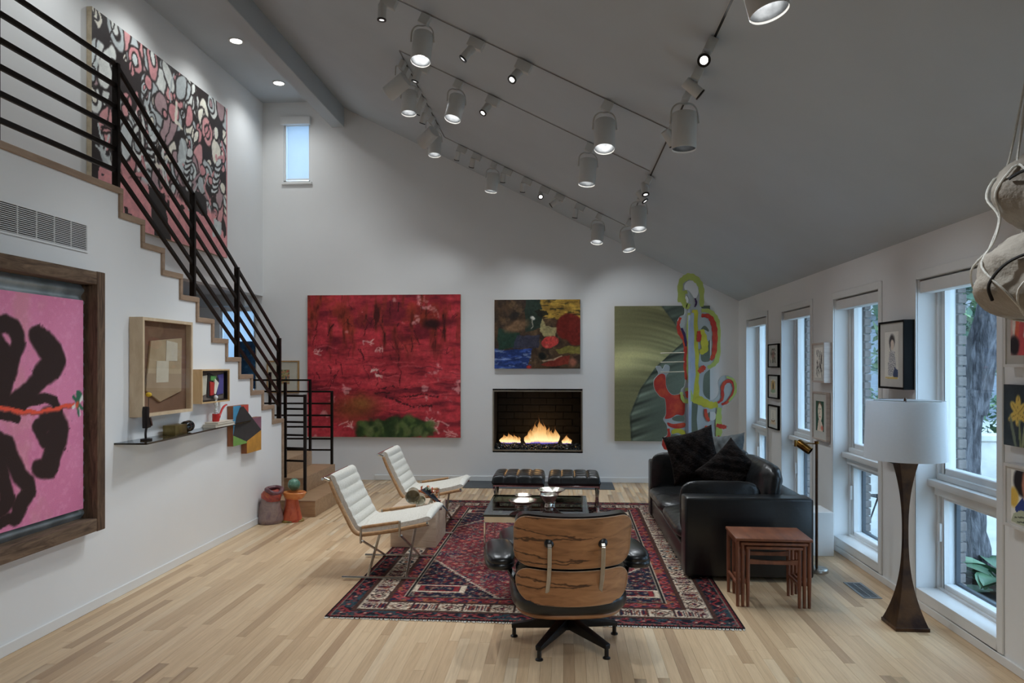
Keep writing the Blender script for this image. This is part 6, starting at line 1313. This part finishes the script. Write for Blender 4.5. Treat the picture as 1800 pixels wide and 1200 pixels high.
leaf_cloud('garden_tree', 'broad pale green tree rising to the right of the others', 'tree', (11.5, 11.8, -.1), [(0, 0, 3.0, 2.2, 1.7), (-1.6, .5, 3.9, 1.6, 1.2), (1.1, .3, 4.4, 1.5, 1.2)], 5200, .12, lf[:3], 6, .18, 3.0, 'trees beyond the garden wall')
leaf_cloud('clipped_hedge', 'dense green hedge growing just behind the garden wall', 'hedge', (7.5, 10.6, -.1), [(x, 0, .8, .6, .55) for x in (-3.2, -2.4, -1.6, -.8, 0, .8, 1.6, 2.4, 3.2, 4.2)], 6000, .06, lf[:3], 8, 0)
hosta_m = M('hosta_leaf', (92, 128, 92), .45, 0, (62, 98, 72), 5)
def hosta(label, loc, n, R, seed):
    rs = random.Random(seed); t = thing('hosta_plant', label, 'plant', loc, 0, 'broad leaved plants by the tree'); me = None
    for k in range(n):
        a = 2.4 * k + rs.uniform(-.3, .3); el = rs.uniform(.25, 1.15); L = rs.uniform(.7, 1.1) * R; c0 = Vector((math.cos(a), math.sin(a), 0)); mb = MB()
        def f(u, v):
            s = v; w = .55 * math.sin(PI * min(1, s * .97 + .02)) ** .8 * (1 - .25 * s); x = (u * 2 - 1) * w * .42
            return (L * (.35 + .65 * s) * math.cos(el * (1 - s * .9)) , x * L, L * (.25 + .75 * s) * math.sin(el) * (1.3 - s * .9) + .05 * L * (1 - (u * 2 - 1) ** 2) * -1)
        mb.grid(f, 5, 7); R3 = Matrix.Rotation(a, 4, 'Z'); mb.v = [tuple(R3 @ Vector(p)) for p in mb.v]
        ob('leaf', mb, hosta_m, t, smooth=True)
        ob('stalk', MB().tube([(0, 0, 0), c0 * L * .3 + Vector((0, 0, L * .3 * math.sin(el) * 1.2))], .006, 5), hosta_m, t)
hosta('broad leaved hosta right of the tree outside the big window', (3.32, 5.62, -.1), 22, .52, 1)
hosta('second broad leaved hosta farther right outside the big window', (3.60, 5.30, -.1), 18, .50, 2)
hosta('small low hosta at the foot of the tree outside the window', (3.02, 5.95, -.1), 10, .20, 3)
soil = M('garden_soil', (70, 62, 56), .95, 0, (46, 40, 36), 14, bmp=.6)
struct('planting_bed', MB().prism([(2.85, 4.95), (3.9, 4.85), (4.0, 6.6), (3.0, 6.7)], -.11, -.075, 'xy'), soil)
# wire chair on the patio
wc = thing('patio_chair', 'black wire patio chair outside the third window', 'chair', (3.16, 7.05, -.1), math.radians(200))
for k in range(9):
    y = -.22 + k * .055; ob('wire', MB().tube(smooth_path([(-.24, y * .9, .80), (-.2, y, .62), (-.15, y, .46), (.1, y, .44), (.26, y * .95, .46)], 4), .005, 5), black_steel, wc)
for z, x, w in ((.80, -.24, .20), (.62, -.2, .22), (.46, .26, .21), (.44, .1, .22)): ob('cross_wire', MB().tube([(x, -w, z), (x, w, z)], .007, 6), black_steel, wc)
for sx_ in (-1, 1):
    for sy_ in (-1, 1): ob('leg', MB().tube([(.1 * sx_, .15 * sy_, .44), (.22 * sx_, .22 * sy_, 0)], .008, 6), black_steel, wc)
